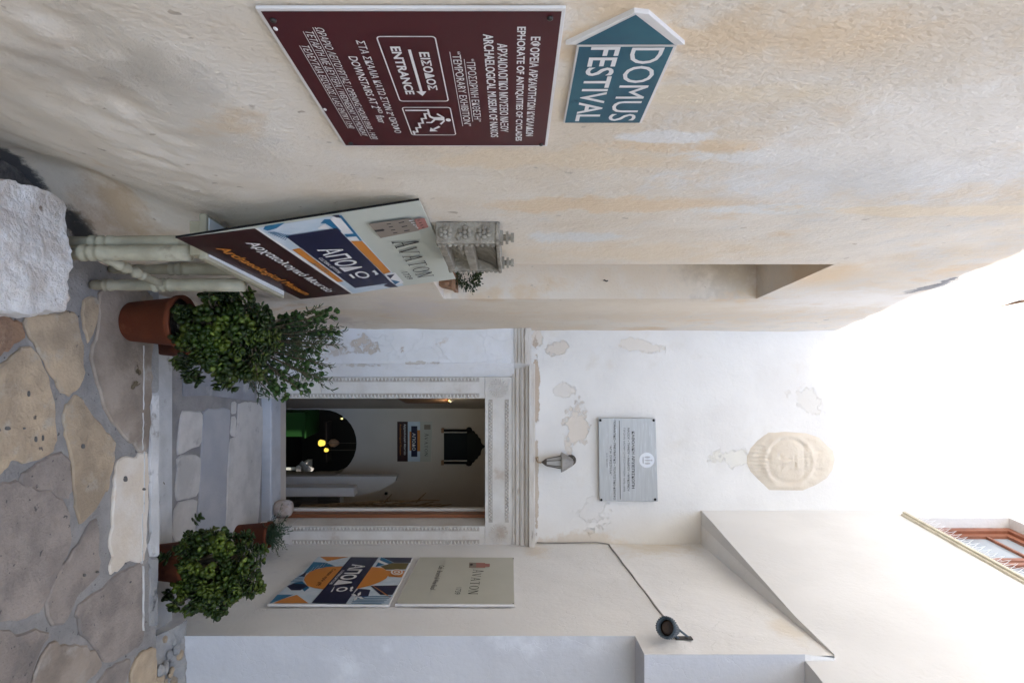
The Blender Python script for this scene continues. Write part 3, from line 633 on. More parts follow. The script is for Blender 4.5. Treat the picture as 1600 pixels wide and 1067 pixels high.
for (x0, x1, zb) in ((JL0, DX0, -.31), (DX1, JR1, -.11)):
    for a in (x0 + .007, x1 - .046): mb = MB(); mb.box(a, a + .037, PY - .0022, PY + .01, zb, LZ0 - .05); mb.build('border_shade_strip', m_shadestrip, portal)
for a in (LZ0 + .032, LZ1 - .066): mb = MB(); mb.box(JL0 + .20, JR1 - .20, PY - .0022, PY + .01, a, a + .036); mb.build('border_shade_strip', m_shadestrip, portal)
bd = MB(); x = JL0 + .22
while x < JR1 - .22:
    tooth(bd, x, LZ0 + .034, P_ * .46, .024, 1, 1); tooth(bd, x + P_ / 2, LZ0 + .062, P_ * .46, .022, 1, -1)
    tooth(bd, x, LZ1 - .062, P_ * .46, .022, 1, 1); tooth(bd, x + P_ / 2, LZ1 - .032, P_ * .46, .022, 1, -1); x += P_
bd.build('carved_border', m_carve, portal, kind='stuff')
for cx in (JL0 + .10, JR1 - .10):                     # sunbursts
    mb = MB(); cz = (LZ0 + LZ1) / 2
    for k in range(24):
        a = k * math.pi / 12; b = a + .10; c = a - .10; m_ = a
        vs = [(cx + .018 * math.cos(a), PY - .007, cz + .018 * math.sin(a)), (cx + .088 * math.cos(b), PY, cz + .088 * math.sin(b)), (cx + .088 * math.cos(c), PY, cz + .088 * math.sin(c)), (cx + .085 * math.cos(a), PY - .010, cz + .080 * math.sin(a))]
        mb.add(vs, [(0, 1, 3), (0, 3, 2)])
    mb.blob((cx, PY, cz), (.016, .009, .016), 8, 6); sb = mb.build('sunburst', m_carve, portal)
    mb = MB(); mb.lathe([(.090, 0), (.090, .012)], (0, 0, 0), 28, mat=Matrix.Translation((cx, PY + .0095, cz)) @ Matrix.Rotation(R(90), 4, 'X')); mb.build('sunburst_ground', m_carve, portal)
# cornice: a profile run along the lintel, mitred at its left end
prof = [(0, 0), (.022, 0), (.024, .018), (.012, .020), (.014, .026), (.036, .030), (.040, .046), (.036, .058), (.022, .060), (.024, .066), (.050, .070), (.056, .086), (.054, .100), (.040, .102), (.044, .108), (.074, .116), (.082, .134), (.070, .136), (.074, .142), (.108, .146), (.110, .194), (.104, .198), (0, .198)]
def run(mb, prof, x0, x1, y, z, cut0=0, cut1=0):
    vs = [(x0 - d * cut0, y - d, z + h) for d, h in prof] + [(x1 + d * cut1, y - d, z + h) for d, h in prof]; n = len(prof)
    mb.add(vs, [(i, (i + 1) % n, n + (i + 1) % n, n + i) for i in range(n)] + [tuple(range(n))[::-1], tuple(range(n, 2 * n))])
mb = MB(); run(mb, prof, .262, 1.823, 5.085, 1.854, .62, 0); mb.build('cornice', m_cornice, portal)
# whitewashed pier on the left, its bevelled flank and its own moulded capital
pier = thing('wall_pier', 'whitewashed pier with peeling paint and moulded capital, left of the carved surround', 'pier', (.05, 5.0, FLOOR))
m_pier = M('peeling_pier_paint', (.78, .78, .79), (.72, .71, .70), 3, bump=.4, bscale=30, bump2=.5, b2scale=6, c3=(.66, .61, .56), s3=2.1, t3=(.60, .63), patches=[(-.04, 5, 1.0, .12, 9, .32, (.60, .52, .44)), (.0, 5, .7, .14, 9, .35, (.63, .57, .51)), (.14, 5, 1.45, .03, 9, .3, (.60, .55, .50)), (.16, 5, .9, .03, 9, .4, (.62, .57, .52)), (.03, 5, 1.3, .07, 9, .08, (.56, .46, .38)), (.1, 5, .0, .2, 9, .3, (.64, .58, .51))], crack=.2)
mb = MB()
sheet(mb, frange(-.14, .19, .03), frange(FLOOR - .05, 1.87, .05), lambda x, z: Vector((x, 4.99 - .004 * fbm((x, z, 31), 4), z)))
sheet(mb, frange(.19, .313, .03), frange(FLOOR - .05, 1.87, .05), lambda x, z: Vector((x, 4.99 + (x - .19) / .123 * .092 - .003 * fbm((x, z, 31), 6) * sm(.19, .21, x), z)))
mb.poly([(-.14, 4.99, 1.87), (.19, 4.99, 1.87), (.313, 5.082, 1.87), (.313, 5.2, 1.87), (-.14, 5.2, 1.87)])
mb.build('shaft', m_pier, pier)
mb = MB(); run(mb, [(0, 0), (.012, 0), (.014, .018), (.004, .020), (.006, .027), (.024, .031), (.026, .048), (.014, .050), (.018, .056), (.036, .060), (.038, .076), (.028, .078), (.032, .084), (.044, .088), (.044, .145), (0, .145)], -.14, .185, 4.984, 1.873, 0, .2); mb.build('capital', m_cornice, pier)

# door frame (leaf folded out of sight) just inside the opening
t = thing('door_frame', 'varnished brown door frame lining the open doorway', 'door frame', (1.07, 5.35, -.35))
mb = MB(); mb.box(DX1 - .035, DX1 - .001, 5.301, 5.40, -.348, DZ1 - .004); mb.build('frame_post', m_wood, t, bevel=.004)
mb = MB(); mb.box(DX0 + .001, DX0 + .012, 5.301, 5.42, -.348, DZ1 - .004); mb.build('frame_post', m_wood, t, bevel=.002)
mb = MB(); mb.box(DX1 - .062, DX1 - .036, 5.40, 5.44, -.348, DZ1 - .004); mb.build('frame_lining', m_doorw, t, bevel=.003)
# rounded stone keeping the door
t = MB(); c = pt(430, 795, 5.27)
prof = [(.02, 0), (.062, .004), (.076, .03), (.080, .08), (.078, .12), (.062, .148), (.02, .156)]
t.lathe(prof, (c.x, 5.285, -.350), 16)
o = top('door_stone', t, M('door_stone_marble', (.42, .33, .27), (.55, .50, .47), 12, bump=.5, bscale=60, c3=(.30, .26, .24), s3=14), 'small rounded stone block at the right foot of the doorway', 'stone', smooth=True)

# ================================================================ hall beyond the door
IY0, IY1 = 5.56, 7.80
mb = MB(); Zf, Zc = -2.20, 1.95
IL = lambda y: .46 + (y - IY0) * .205
ax0, ax1, asp, atop = .934, 1.856, -.74, -.28          # arch in the back wall
mb.poly([(IL(IY0), IY0, Zf), (IL(IY0), IY0, Zc), (IL(IY1), IY1, Zc), (IL(IY1), IY1, Zf)])
mb.poly([(3.4, IY0, Zf), (3.4, IY1, Zf), (3.4, IY1, Zc), (3.4, IY0, Zc)])
mb.poly([(0, IY0, Zf), (3.4, IY0, Zf), (3.4, IY1, Zf), (0, IY1, Zf)]); mb.poly([(0, IY0, Zc), (3.4, IY0, Zc), (3.4, IY1, Zc), (0, IY1, Zc)][::-1])
mb.poly([(DX1 + .02, IY0, Zf), (DX1 + .02, IY0, Zc), (3.4, IY0, Zc), (3.4, IY0, Zf)]); mb.poly([(DX0, IY0, DZ1 + .02), (DX0, IY0, Zc), (DX1 + .02, IY0, Zc), (DX1 + .02, IY0, DZ1 + .02)])
mb.poly([(DX0, IY0, Zf), (DX1 + .02, IY0, Zf), (DX1 + .02, IY0, -.36), (DX0, IY0, -.36)])
# passage lining between facade and hall
mb.poly([(DX0, 5.42, -.36), (DX1, 5.42, -.36), (DX1, IY0, -.36), (DX0, IY0, -.36)]); mb.poly([(DX0, 5.30, DZ1), (DX1, 5.30, DZ1), (DX1, IY0, DZ1 + .02), (DX0, IY0, DZ1 + .02)])
mb.poly([(DX1, 5.44, -.36), (DX1, 5.44, DZ1), (DX1 + .02, IY0, DZ1), (DX1 + .02, IY0, -.36)]); mb.poly([(DX0 + .001, 5.42, -.36), (DX0 + .001, 5.42, DZ1), (IL(IY0), IY0, DZ1), (IL(IY0), IY0, -.36)])
arc = [(ax0, Zf), (ax0, asp)] + [((ax0 + ax1) / 2 - (ax1 - ax0) / 2 * math.cos(a), asp + (atop - asp) * math.sin(a)) for a in [math.pi * k / 16 for k in range(1, 16)]] + [(ax1, asp), (ax1, Zf)]
mb.poly([(ax0, IY1, Zf), (IL(IY1), IY1, Zf), (IL(IY1), IY1, Zc), (.934, IY1, Zc)])
tl = [(x, IY1, z) for x, z in arc[1:-1]]
for i in range(len(tl) - 1): mb.poly([tl[i], tl[i + 1], (tl[i + 1][0], IY1, Zc), (tl[i][0], IY1, Zc)])
mb.poly([(ax1, IY1, Zf), (3.4, IY1, Zf), (3.4, IY1, Zc), (ax1, IY1, Zc)])
for i in range(len(arc) - 1): mb.poly([(arc[i][0], IY1, arc[i][1]), (arc[i + 1][0], IY1, arc[i + 1][1]), (arc[i + 1][0], IY1 + .35, arc[i + 1][1]), (arc[i][0], IY1 + .35, arc[i][1])])
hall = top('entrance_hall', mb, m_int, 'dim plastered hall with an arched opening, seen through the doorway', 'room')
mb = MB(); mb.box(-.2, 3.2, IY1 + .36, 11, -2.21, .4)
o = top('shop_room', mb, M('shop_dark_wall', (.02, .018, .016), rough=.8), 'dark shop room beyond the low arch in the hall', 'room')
# open the side facing the arch
me = o.data
import bmesh
bm = bmesh.new(); bm.from_mesh(me); f = [f for f in bm.faces if all(abs(v.co.y - min(q.co.y for q in bm.verts)) < .01 for v in f.verts)]; bmesh.ops.delete(bm, geom=f, context='FACES'); bm.to_mesh(me); bm.free()
# shop fittings
t = thing('shop_counter', 'green topped counter at the left inside the dark arch', 'counter', (1.1, 9.0, -2.2))
mb = MB(); p0 = pt(478, 645, 8.9); p1 = pt(440, 682, 8.9); mb.box(p0.x, p1.x, 8.9, 9.5, -2.2, p0.z - .02); mb.build('base', m_green, t)
mb = MB(); mb.box(p0.x - .02, p1.x + .02, 8.88, 9.52, p0.z - .02, p0.z); mb.build('counter_top', m_green, t)
t = thing('display_table', 'pale display table at the right inside the dark arch', 'table', (1.9, 8.7, -2.2))
p0 = pt(470, 728, 8.6); mb = MB(); mb.box(p0.x, p0.x + .9, 8.6, 9.1, p0.z - .07, p0.z); mb.build('table_top', m_lampgrey, t)
for dx in (.03, .83):
    mb = MB(); mb.box(p0.x + dx, p0.x + dx + .04, 8.64, 8.68, -2.2, p0.z - .07); mb.build('leg', m_avat2, t)
mb = MB(); q = pt(470, 722, 8.65); mb.tube([q, q + Vector((.10, .0, .12)), q + Vector((.26, .02, -.02)), q + Vector((.4, .03, -.14))], [.03, .08, .07, .03], 8); mb2 = top('folded_cloth', mb, m_lampgrey, 'grey folded cloth on the pale table inside the arch', 'cloth', smooth=True)
for (px, py, r, lab) in ((503, 692, .055, 'larger yellow lit lamp hanging in the dark shop'), (510, 703, .034, 'smaller yellow lit lamp just right of the larger one')):
    p = pt(px, py, 9.2); t = thing('hanging_lamp', lab, 'lamp', (p.x, p.y, p.z - r))
    MB().lathe([(.4 * r, 1.0 * r), (.8 * r, .6 * r), (r, -.5 * r), (.7 * r, -.9 * r)], (p.x, p.y, p.z), 10).build('lamp_shade', m_yellow, t, smooth=True)
    MB().tube([(p.x, p.y, p.z + r), (p.x, p.y, .39)], .004, 5).build('cord', m_lampdark, t)
p = pt(522, 692, 9.3); mb = MB(); mb.lathe([(.03, 0), (.06, .03), (.065, .09), (.04, .14), (.02, .16)], (p.x, p.y, p.z - .08), 12); top('clay_vase', mb, m_ochre, 'small pinkish vase on the dark shop shelf', 'vase', smooth=True)
mb = MB(); mb.box(p.x - .35, p.x + .3, 9.2, 9.45, p.z - .11, p.z - .085); top('shop_shelf', mb, M('dark_shelf_wood', (.03, .02, .015)), 'dark shelf board in the shop beyond the arch', 'shelf')
# light strip and bulb at the arch's left
p = pt(534, 654, 8.3); t = thing('spot_lamp', 'tiny lit spot lamp at the left inside the arch', 'lamp', p - Vector((0, 0, .03)))
MB().blob(p, (.012, .012, .016), 8, 6).build('bulb', m_bulb, t, smooth=True); MB().tube([p + Vector((0, .03, .0)), p + Vector((0, .2, -.02))], .012, 6).build('arm', m_lampgrey, t)
# low parapet and white block of the stair
m_par = M('stair_parapet_plaster', (.62, .60, .58), (.56, .54, .52), 2, rough=.9)
mb = MB(); yp = 6.9
q = [pt(a_, b_, yp) for a_, b_ in ((440, 745), (620, 744), (618, 752), (595, 765), (553, 776), (440, 776))]
pts = [(v.x, v.z) for v in q]; pts[0] = (pts[0][0], -2.2); pts[-1] = (pts[-1][0], -2.2)
mb.prism(pts, -7.02, -6.9, mat=Matrix(((1, 0, 0, 0), (0, 0, -1, 0), (0, 1, 0, 0), (0, 0, 0, 1))))
top('stair_parapet', mb, m_par, 'grey plaster stair parapet with slanting end, right of the arch', 'parapet')
mb = MB(); a_ = pt(553, 762, 6.6); b_ = pt(453, 775.5, 6.6); mb.box(a_.x, b_.x, 6.6, 6.75, -2.2, a_.z); top('white_block', mb, m_whitebox, 'bright white square block standing in front of the stair parapet', 'block', bevel=.004)
mb = MB(); 
bk = thing('tiled_stair_wall', 'dark grey tiled stair flank at the right of the hall', 'wall', (2.1, 7.1, -2.2))
for i in range(6):
    for j in range(7):
        x0 = 1.83 + i * .16; z0 = -2.2 + j * .27; mb = MB(); mb.box(x0, x0 + .154, 7.1, 7.16, z0, z0 + .264)
        if z0 + .264 < .0: mb.build('tile', m_tile, bk)
MB().box(1.82, 2.8, 7.165, 7.3, -2.2, -.31).build('core', m_par, bk)
# dry branches in a pot
t = thing('dry_branches', 'tall bundle of dry branches standing at the right of the hall', 'branches', (2.0, 6.75, -2.2))
rb = random.Random(9); base = pt(470, 797, 6.75)
for k in range(30):
    p0 = Vector((base.x + rb.uniform(-.05, .05), 6.75 + rb.uniform(-.05, .05), base.z)); pp = [p0]; h = rb.uniform(1.0, 1.72); drift = rb.uniform(-.10, .05)
    for j in range(1, 9): pp.append(p0 + Vector((drift * j / 8 + rb.uniform(-.02, .02), rb.uniform(-.02, .02), h * j / 8)))
    MB().tube(pp, [.018 - .0014 * j for j in range(9)], 5).build('branch', m_branch, t)
for (px, py, dx, dz) in ((600, 785, -.10, .09), (600, 790, .13, .03), (650, 784, -.11, .12), (690, 790, -.02, .12)):
    p = pt(px, py, 6.74); MB().tube([p, p + Vector((dx, 0, dz))], [.012, .006], 5).build('branch', m_branch, t)
MB().lathe([(.10, 0), (.14, .1), (.13, 1.2), (.08, base.z + 2.2)], (2.0, 6.75, -2.2), 16).build('tall_vase', M('dark_vase', (.06, .05, .045), rough=.5), t, smooth=True)
mb = MB(); a_ = pt(655, 797, 7.74); b_ = pt(733, 812, 7.74); mb.box(a_.x, b_.x + .2, 7.74, 7.795, a_.z, b_.z); top('dark_panel', mb, m_black, 'black flat panel hanging on the hall wall behind the branches', 'panel')
mb = MB(); a_ = pt(603, 771, 7.78); mb.lathe([(.02, 0), (.02, .02)], (0, 0, 0), 8, mat=Matrix.Rotation(R(90), 4, 'X')); mb.v = [(v[0] + a_.x, v[1] + 7.80, v[2] + a_.z) for v in mb.v]; top('coat_hook', mb, m_black, 'small black hook on the hall wall beside the branches', 'hook')
# picture frame and its little lamp on the hall's left wall
mb = MB(); fr_ = lambda y, d, z: (IL(y) + d, y, z)
t = thing('framed_picture', 'brown framed picture seen edge-on on the left wall of the hall', 'picture', fr_(6.6, 0, .5))
z0, z1 = pt(622, 625, 6.3).z, pt(697, 625, 6.3).z
for n_, (ya, yb, d0, d1) in (('frame', (6.1, 6.75, .002, .03)), ('picture', (6.14, 6.71, .031, .033))):
    mb = MB(); e = 0 if n_ == 'frame' else .03
    vs = [fr_(y, d, z) for z in (z0 + e, z1 - e) for y in (ya, yb) for d in (d0, d1)]
    mb.add(vs, [(0, 2, 3, 1), (4, 5, 7, 6), (0, 1, 5, 4), (2, 6, 7, 3), (0, 4, 6, 2), (1, 3, 7, 5)]); mb.build(n_, m_wood if e == 0 else m_ochre, t)
p = pt(702, 626, 6.4); t = thing('picture_lamp', 'tiny lit lamp above the edge-on picture in the hall', 'lamp', p)
MB().blob(p, (.008, .008, .010), 8, 6).build('bulb', m_bulb, t, smooth=True); MB().tube([p + Vector((-.08, .1, .02)), p + Vector((.0, .05, .04)), p + Vector((.01, 0, .015))], .01, 6).build('arm', m_lampgrey, t)
pl = bpy.data.lights.new('picture_lamp_light', 'POINT'); pl.energy = .25; pl.color = (1, .85, .6); pl.shadow_soft_size = .03
po = bpy.data.objects.new('lamp_light', pl); COL.objects.link(po); po.location = p + Vector((.05, -.05, -.0))
# mirror
def wallfr(px, py, y): return frame(pt(px, py, y), (1, 0, 0), (0, 0, 1))
fr = wallfr(710, 697, 7.77); t = thing('mirror', 'black mirror with white columns and carved arched crest in the hall', 'mirror', fr=fr)
k = 7.77 / F
MB().box(-21 * k, 21 * k, -16 * k, 22 * k, 0, .029).build('glass', m_dark, t)
crest = [(-27, 20), (-30, 23), (-29, 26), (-25, 27), (-24, 31), (-20, 33), (-19, 36), (-14, 38), (-12, 41), (-6, 42), (-3, 44), (0, 49), (3, 44), (7, 42), (13, 41), (15, 38), (19, 36), (20, 33), (24, 31), (26, 27), (30, 25), (29, 22), (27, 20)]
MB().prism([(x * k, z * k) for x, z in crest], 0, .03).build('crest', M('black_carved_wood', (.010, .012, .011), rough=.75), t, bevel=.006)
for s in (-1, 1):
    MB().tube([(s * 25 * k, -16 * k, .03), (s * 25 * k, 19 * k, .03)], .018, 10).build('column', m_black, t)
    MB().box(s * 22.5 * k - .010, s * 22.5 * k + .010, -16 * k, 19 * k, .001, .025).build('white_strip', m_doorw, t)
    MB().box(s * 25 * k - .03, s * 25 * k + .03, -20 * k, -16 * k, .0, .05).build('foot', m_ochre, t)
    MB().blob((s * 26 * k, 23 * k, .03), (.04, .045, .03), 8, 6).build('capital', m_black, t)

# ================================================================ signs
def sgn(name, label, cat, fr, z=0): return thing(name, label, cat, fr=fr)
def rect_on(fr, pts): return [on(fr, *p)[:2] for p in pts]
def D(l, ox, oy, s): return [(ox + x / s, oy + y / s) for x, y in l]
def panel(t, name, pts, z0, z1, mat, bevel=0):
    mb = MB(); mb.prism(pts, z0, z1); return mb.build(name, mat, t, bevel=bevel)
dL = Vector((.115, 1, 0)).normalized(); nL = dL.cross(Vector((0, 0, 1)))
# --- maroon museum sign
fr = frame(Vector((XL(1.25), 1.25, 1.67)) + nL * .007, dL, (0, 0, 1)); Zo = (380, 0, 3.077)
t = sgn('museum_sign', 'maroon metal museum sign with white lettering screwed to the plaster wall', 'sign', fr)
c = rect_on(fr, D([(52, 42), (1545, 42), (1465, 712), (485, 698)], *Zo)); x0 = (c[0][0] + c[1][0]) / 2; x1 = (c[2][0] + c[3][0]) / 2; z0 = (c[0][1] + c[3][1]) / 2; z1 = (c[1][1] + c[2][1]) / 2
panel(t, 'board', [(x0, z0), (x1, z0), (x1, z1), (x0, z1)], -.006, .0, m_signw, bevel=.001)
P = Print(fr, .0004); b_ = .0065
P.loc([(x0 + b_, z0 + b_), (x1 - b_, z0 + b_), (x1 - b_, z1 - b_), (x0 + b_, z1 - b_)], m_maroon); P.z += .0003
T = lambda s, l, h, **k: P.text(s, *D(l, *Zo), h / 3.077, m_print, **k)
T('ΕΦΟΡΕΙΑ ΑΡΧΑΙΟΤΗΤΩΝ ΚΥΚΛΑΔΩΝ', [(1398, 178), (1382, 655)], 50, bold=.024)
T('EPHORATE OF ANTIQUITIES OF CYCLADES', [(1330, 130), (1325, 678)], 50, bold=.024)
T('ΑΡΧΑΙΟΛΟΓΙΚΟ ΜΟΥΣΕΙΟ ΝΑΞΟΥ', [(1243, 210), (1258, 635)], 50, bold=.024)
T('ARCHAELOGICAL MUSEUM OF NAXOS', [(1172, 165), (1212, 660)], 50, bold=.024)
T('“ΠΡΟΣΩΡΙΝΗ ΕΚΘΕΣΗ”', [(1090, 285), (1130, 585)], 42, under=1)
T('“TEMPORARY EXHIBITION”', [(1022, 250), (1080, 607)], 42, under=1)
T('ΕΙΣΟΔΟΣ', [(866, 252), (915, 434)], 50, bold=.03)
T('ENTRANCE', [(728, 225), (805, 455)], 50, bold=.03)
T('ΣΤΑ ΣΚΑΛΙΑ ΚΑΤΩ ΣΤΟΝ 2º ΟΡΟΦΟ', [(562, 195), (745, 640)], 44, bold=.008, shear=.1)
T('DOWNSTAIRS AT 2ᴺᴰ floor', [(525, 272), (668, 590)], 44, bold=.006, shear=.1) if False else T('DOWNSTAIRS AT 2', [(525, 272), (638, 520)], 42, bold=.006, shear=.1)
T('ND', [(652, 518), (662, 545)], 20, bold=.01); T('floor', [(655, 556), (672, 592)], 40, bold=.006, shear=.1)
T('ΩΡΑΡΙΟ ΛΕΙΤΟΥΡΓΙΑΣ / OPENING HOURS 09:00 - 14:00', [(362, 132), (637, 670)], 40, shear=.25, under=1)
T('ΤΕΤΑΡΤΗ ΜΕ ΔΕΥΤΕΡΑ / WEDNESDAY TO MONDAY', [(312, 152), (590, 655)], 38, shear=.25, under=1)
T('ΤΕΛΕΥΤΑΙΑ ΕΙΣΟΔΟΣ / LAST ENTRY 13:40', [(292, 220), (528, 618)], 36, shear=.25, under=1)
def rbox(l, wd):
    q = [Vector(P.px(p)[:2]) for p in D(l, *Zo)]; x0 = (q[0].x + q[1].x) / 2; x1 = (q[2].x + q[3].x) / 2; z0 = (q[0].y + q[3].y) / 2; z1 = (q[1].y + q[2].y) / 2
    P.z += .0001; P.n = getattr(P, 'n', 0) + 1; r = .008; out = []; inn = []
    for (cx, cy, a0) in ((x1 - r, z1 - r, 0), (x0 + r, z1 - r, 90), (x0 + r, z0 + r, 180), (x1 - r, z0 + r, 270)):
        for j in range(5):
            a = R(a0 + j * 22.5); out.append((cx + r * math.cos(a), cy + r * math.sin(a), P.z)); inn.append((cx + (r - wd) * math.cos(a), cy + (r - wd) * math.sin(a), P.z))
    n = len(out); P.mb(m_print, 'box%d' % P.n).add(out + inn, [(i, (i + 1) % n, n + (i + 1) % n, n + i) for i in range(n)])
    return x0, x1, z0, z1
rbox([(632, 175), (925, 175), (990, 490), (755, 488)], .0025)
bx = rbox([(760, 516), (997, 516), (1025, 652), (810, 650)], .0025)
q0, q1 = D([(800, 240), (855, 440)], *Zo); a0 = P.px(q0); a1 = P.px(q1); zz = (a0[1] + a1[1]) / 2
P.loc([(a0[0], zz - .0028), (a1[0], zz - .0028), (a1[0], zz + .0028), (a0[0], zz + .0028)], m_print); P.loc([(a1[0], zz - .011), (a1[0] + .018, zz), (a1[0], zz + .011)], m_print)
# stairs pictogram inside the second box
bw = bx[1] - bx[0]; bh = bx[3] - bx[2]; U = lambda l: [(bx[0] + u * bw, bx[2] + v * bh) for u, v in l]
for k in range(5):
    u = .06 + k * .16; v = .50 - k * .09
    P.loc(U([(u, v), (u + .17, v), (u + .17, v + .045), (u, v + .045)]), m_print); P.loc(U([(u + .135, v - .09), (u + .17, v - .09), (u + .17, v), (u + .135, v)]), m_print)
P.loc(U([(.06, .06), (.10, .06), (.10, .54), (.06, .54)]), m_print); P.loc(U([(.8, .06), (.94, .06), (.94, .10), (.8, .10)]), m_print)
th = [(.40 + .055 * math.cos(k * math.pi / 6), .90 + .055 * math.sin(k * math.pi / 6)) for k in range(12)]; P.loc(U(th), m_print)
for l in ([(.30, .83), (.42, .82), (.40, .60), (.30, .60)], [(.30, .83), (.33, .80), (.20, .68), (.17, .71)], [(.40, .81), (.53, .70), (.56, .73), (.43, .83)], [(.30, .62), (.38, .62), (.30, .52), (.18, .50), (.18, .54), (.26, .56)], [(.33, .62), (.41, .62), (.50, .54), (.50, .42), (.46, .42), (.46, .52)],
          [(.60, .66), (.64, .70), (.74, .56), (.70, .53)], [(.66, .48), (.80, .62), (.80, .44)]): P.loc(U(l), m_print)
P.build(t)
for (px, py) in ((145, 95), (1475, 85), (1432, 693), (517, 687)):
    s = on(fr, *D([(px, py)], *Zo)[0]); MB().lathe([(.0055, 0), (.0055, .003), (.003, .0045)], (s[0], s[1], .0005), 10).build('screw', m_screw, t, smooth=True)
for (px, py) in ((155, 143), (393, 530)):
    s = on(fr, *D([(px, py)], *Zo)[0], .003); MB().blob((s[0], s[1], .002), (.006, .004, .0015), 7, 4).build('plaster_splash', m_signw, t)
# --- arrow sign of two tiles
fr = frame(Vector((XL(1.25), 1.25, 2.06)) + nL * .006, dL, (0, 0, 1)); Zo = (860, 10, 5.335)
t = sgn('arrow_sign', 'teal tile arrow sign with white festival lettering set in the plaster wall', 'sign', fr)
c = rect_on(fr, D([(236, 332), (1012, 332), (750, 980), (125, 968)], *Zo)); x0 = (c[0][0] + c[1][0]) / 2; x1 = (c[2][0] + c[3][0]) / 2; z0 = (c[0][1] + c[3][1]) / 2; z1 = (c[1][1] + c[2][1]) / 2
panel(t, 'lettered_tile', [(x0 - .001, z0 - .004), (x1, z0 - .004), (x1, z1 + .006), (x0 - .001, z1 + .006)], -.010, 0, m_signw, bevel=.001)
a_ = rect_on(fr, D([(125, 312), (700, 48), (820, 62), (1045, 330)], *Zo)); b_ = rect_on(fr, D([(215, 306), (712, 66), (1000, 327)], *Zo))
panel(t, 'arrowhead_tile', [(x0 - .004, a_[0][1]), a_[1], a_[2], (x0 - .004, z1 + .02)], -.010, .001, m_signw, bevel=.001)
P = Print(fr, .0004); P.loc([(x0 + .002, z0), (x1 - .002, z0), (x1 - .002, z1), (x0 + .002, z1)], m_teal); P.z = .0014; P.loc([(x0 - .006, b_[0][1]), b_[1], (x0 - .006, z1)], m_teal); P.z = .0010
P.text('DOMUS', *D([(803, 345), (600, 955)], *Zo), 52, m_print, bold=.002); P.text('FESTIVAL', *D([(458, 340), (308, 958)], *Zo), 47, m_print, bold=.014)
P.build(t)
# --- poster boards on the right wall
dR = -Vector((.08, 1, 0)).normalized(); nR = dR.cross(Vector((0, 0, 1)))
fr = frame(Vector((XR(4.1), 4.1, .65)) + nR * .024, dR, (0, 0, 1)); Zo = (410, 860, 6.4)
t = sgn('patterned_poster_board', 'patterned blue and orange shop poster board, lower of two on the white wall', 'sign', fr)
c = rect_on(fr, D([(50, 532), (555, 58), (1508, 65), (1268, 540)], *Zo))
panel(t, 'board', c, -.016, 0, m_signw, bevel=.002)
P = Print(fr, .0006)
for l, m_ in (([(60, 527), (560, 60), (1500, 68), (1262, 536)], m_lblue), ([(575, 60), (860, 62), (650, 105)], m_orangep), ([(510, 112), (640, 118), (730, 155), (560, 175), (450, 222), (385, 258)], m_blue), ([(360, 258), (450, 205), (420, 262)], m_navy),
              ([(250, 350), (330, 315), (400, 305), (470, 370), (420, 408), (380, 365)], m_blue), ([(245, 355), (310, 325), (410, 330), (450, 355), (380, 395), (290, 395)], m_navy), ([(70, 527), (150, 438), (310, 438), (180, 492)], m_blue), ([(110, 524), (200, 482), (345, 440), (460, 524)], m_orangep),
              ([(1130, 160), (1190, 65), (1312, 122), (1180, 150)], m_blue), ([(1145, 110), (1165, 90), (1280, 140), (1240, 145)], m_print), ([(1200, 67), (1495, 69), (1478, 120), (1318, 120)], m_navy), ([(1180, 155), (1300, 123), (1465, 123), (1432, 185), (1230, 188)], m_oliv),
              ([(1240, 198), (1425, 200), (1395, 265), (1262, 258)], m_orangep), ([(1080, 350), (1355, 345), (1300, 440), (1180, 440)], m_navy), ([(1100, 350), (1110, 350), (1285, 465), (1275, 468)], m_orangep),
              ([(900, 440), (960, 378), (1080, 390), (1060, 450), (1000, 470)], m_navy),
              ([(415, 290), (430, 252), (470, 215), (530, 187), (640, 162), (800, 155), (1120, 163), (1200, 172), (1245, 200), (1262, 240), (1240, 275), (1180, 310), (1080, 348), (950, 378), (620, 386), (520, 372), (450, 350)], m_orangep),
              ([(492, 521), (885, 63), (1163, 65), (832, 530)], m_navy)): P.shape(D(l, *Zo), m_)
for k in range(5): P.shape(D([(1290 - 25 * k, 452 + 18 * k), (1295 - 25 * k, 458 + 18 * k), (930 - 10 * k, 462 + 16 * k), (925 - 10 * k, 456 + 16 * k)], *Zo), m_blue)
for k in range(5):
    for j in range(4): P.shape(D([(470 + 45 * k + j * 12, 205 - 18 * k + 8 * j - j * 20), (482 + 45 * k + j * 12, 200 - 18 * k + 8 * j - j * 20), (476 + 45 * k + j * 12, 209 - 18 * k + 8 * j - j * 20)], *Zo), m_print, .0001)
for k in range(4): P.shape(D([(285 + 22 * k, 305 - 15 * k), (400 + 4 * k, 298 - 15 * k), (402 + 4 * k, 303 - 15 * k), (280 + 22 * k, 311 - 15 * k)], *Zo), m_blue, .0001)
for k in range(4):
    a = math.pi / 2 * k + .5; cx, cy = 950, 455; ex = 60; ey = 42
    P.shape(D([(cx, cy), (cx + ex * math.cos(a - .4) * .7, cy + ey * math.sin(a - .4) * .7), (cx + ex * 1.2 * math.cos(a), cy + ey * 1.2 * math.sin(a)), (cx + ex * math.cos(a + .4) * .7, cy + ey * math.sin(a + .4) * .7)], *Zo), m_print, .0001)
for rr_, m_ in ((1, m_print), (.75, m_orangep), (.5, m_print), (.28, m_orangep)): P.shape(D([(1345 + 62 * rr_ * math.cos(k * .628), 213 + 30 * rr_ * math.sin(k * .628)) for k in range(10)], *Zo), m_, .0001)
P.text('ΑΠΟΔ', *D([(945, 135), (820, 345)], *Zo), 23, m_print, bold=.025); P.text('O', *D([(805, 362), (785, 408)], *Zo), 17, m_print, bold=.02)
P.shape(D([(712, 368), (728, 350), (700, 405), (682, 412)], *Zo), m_print)
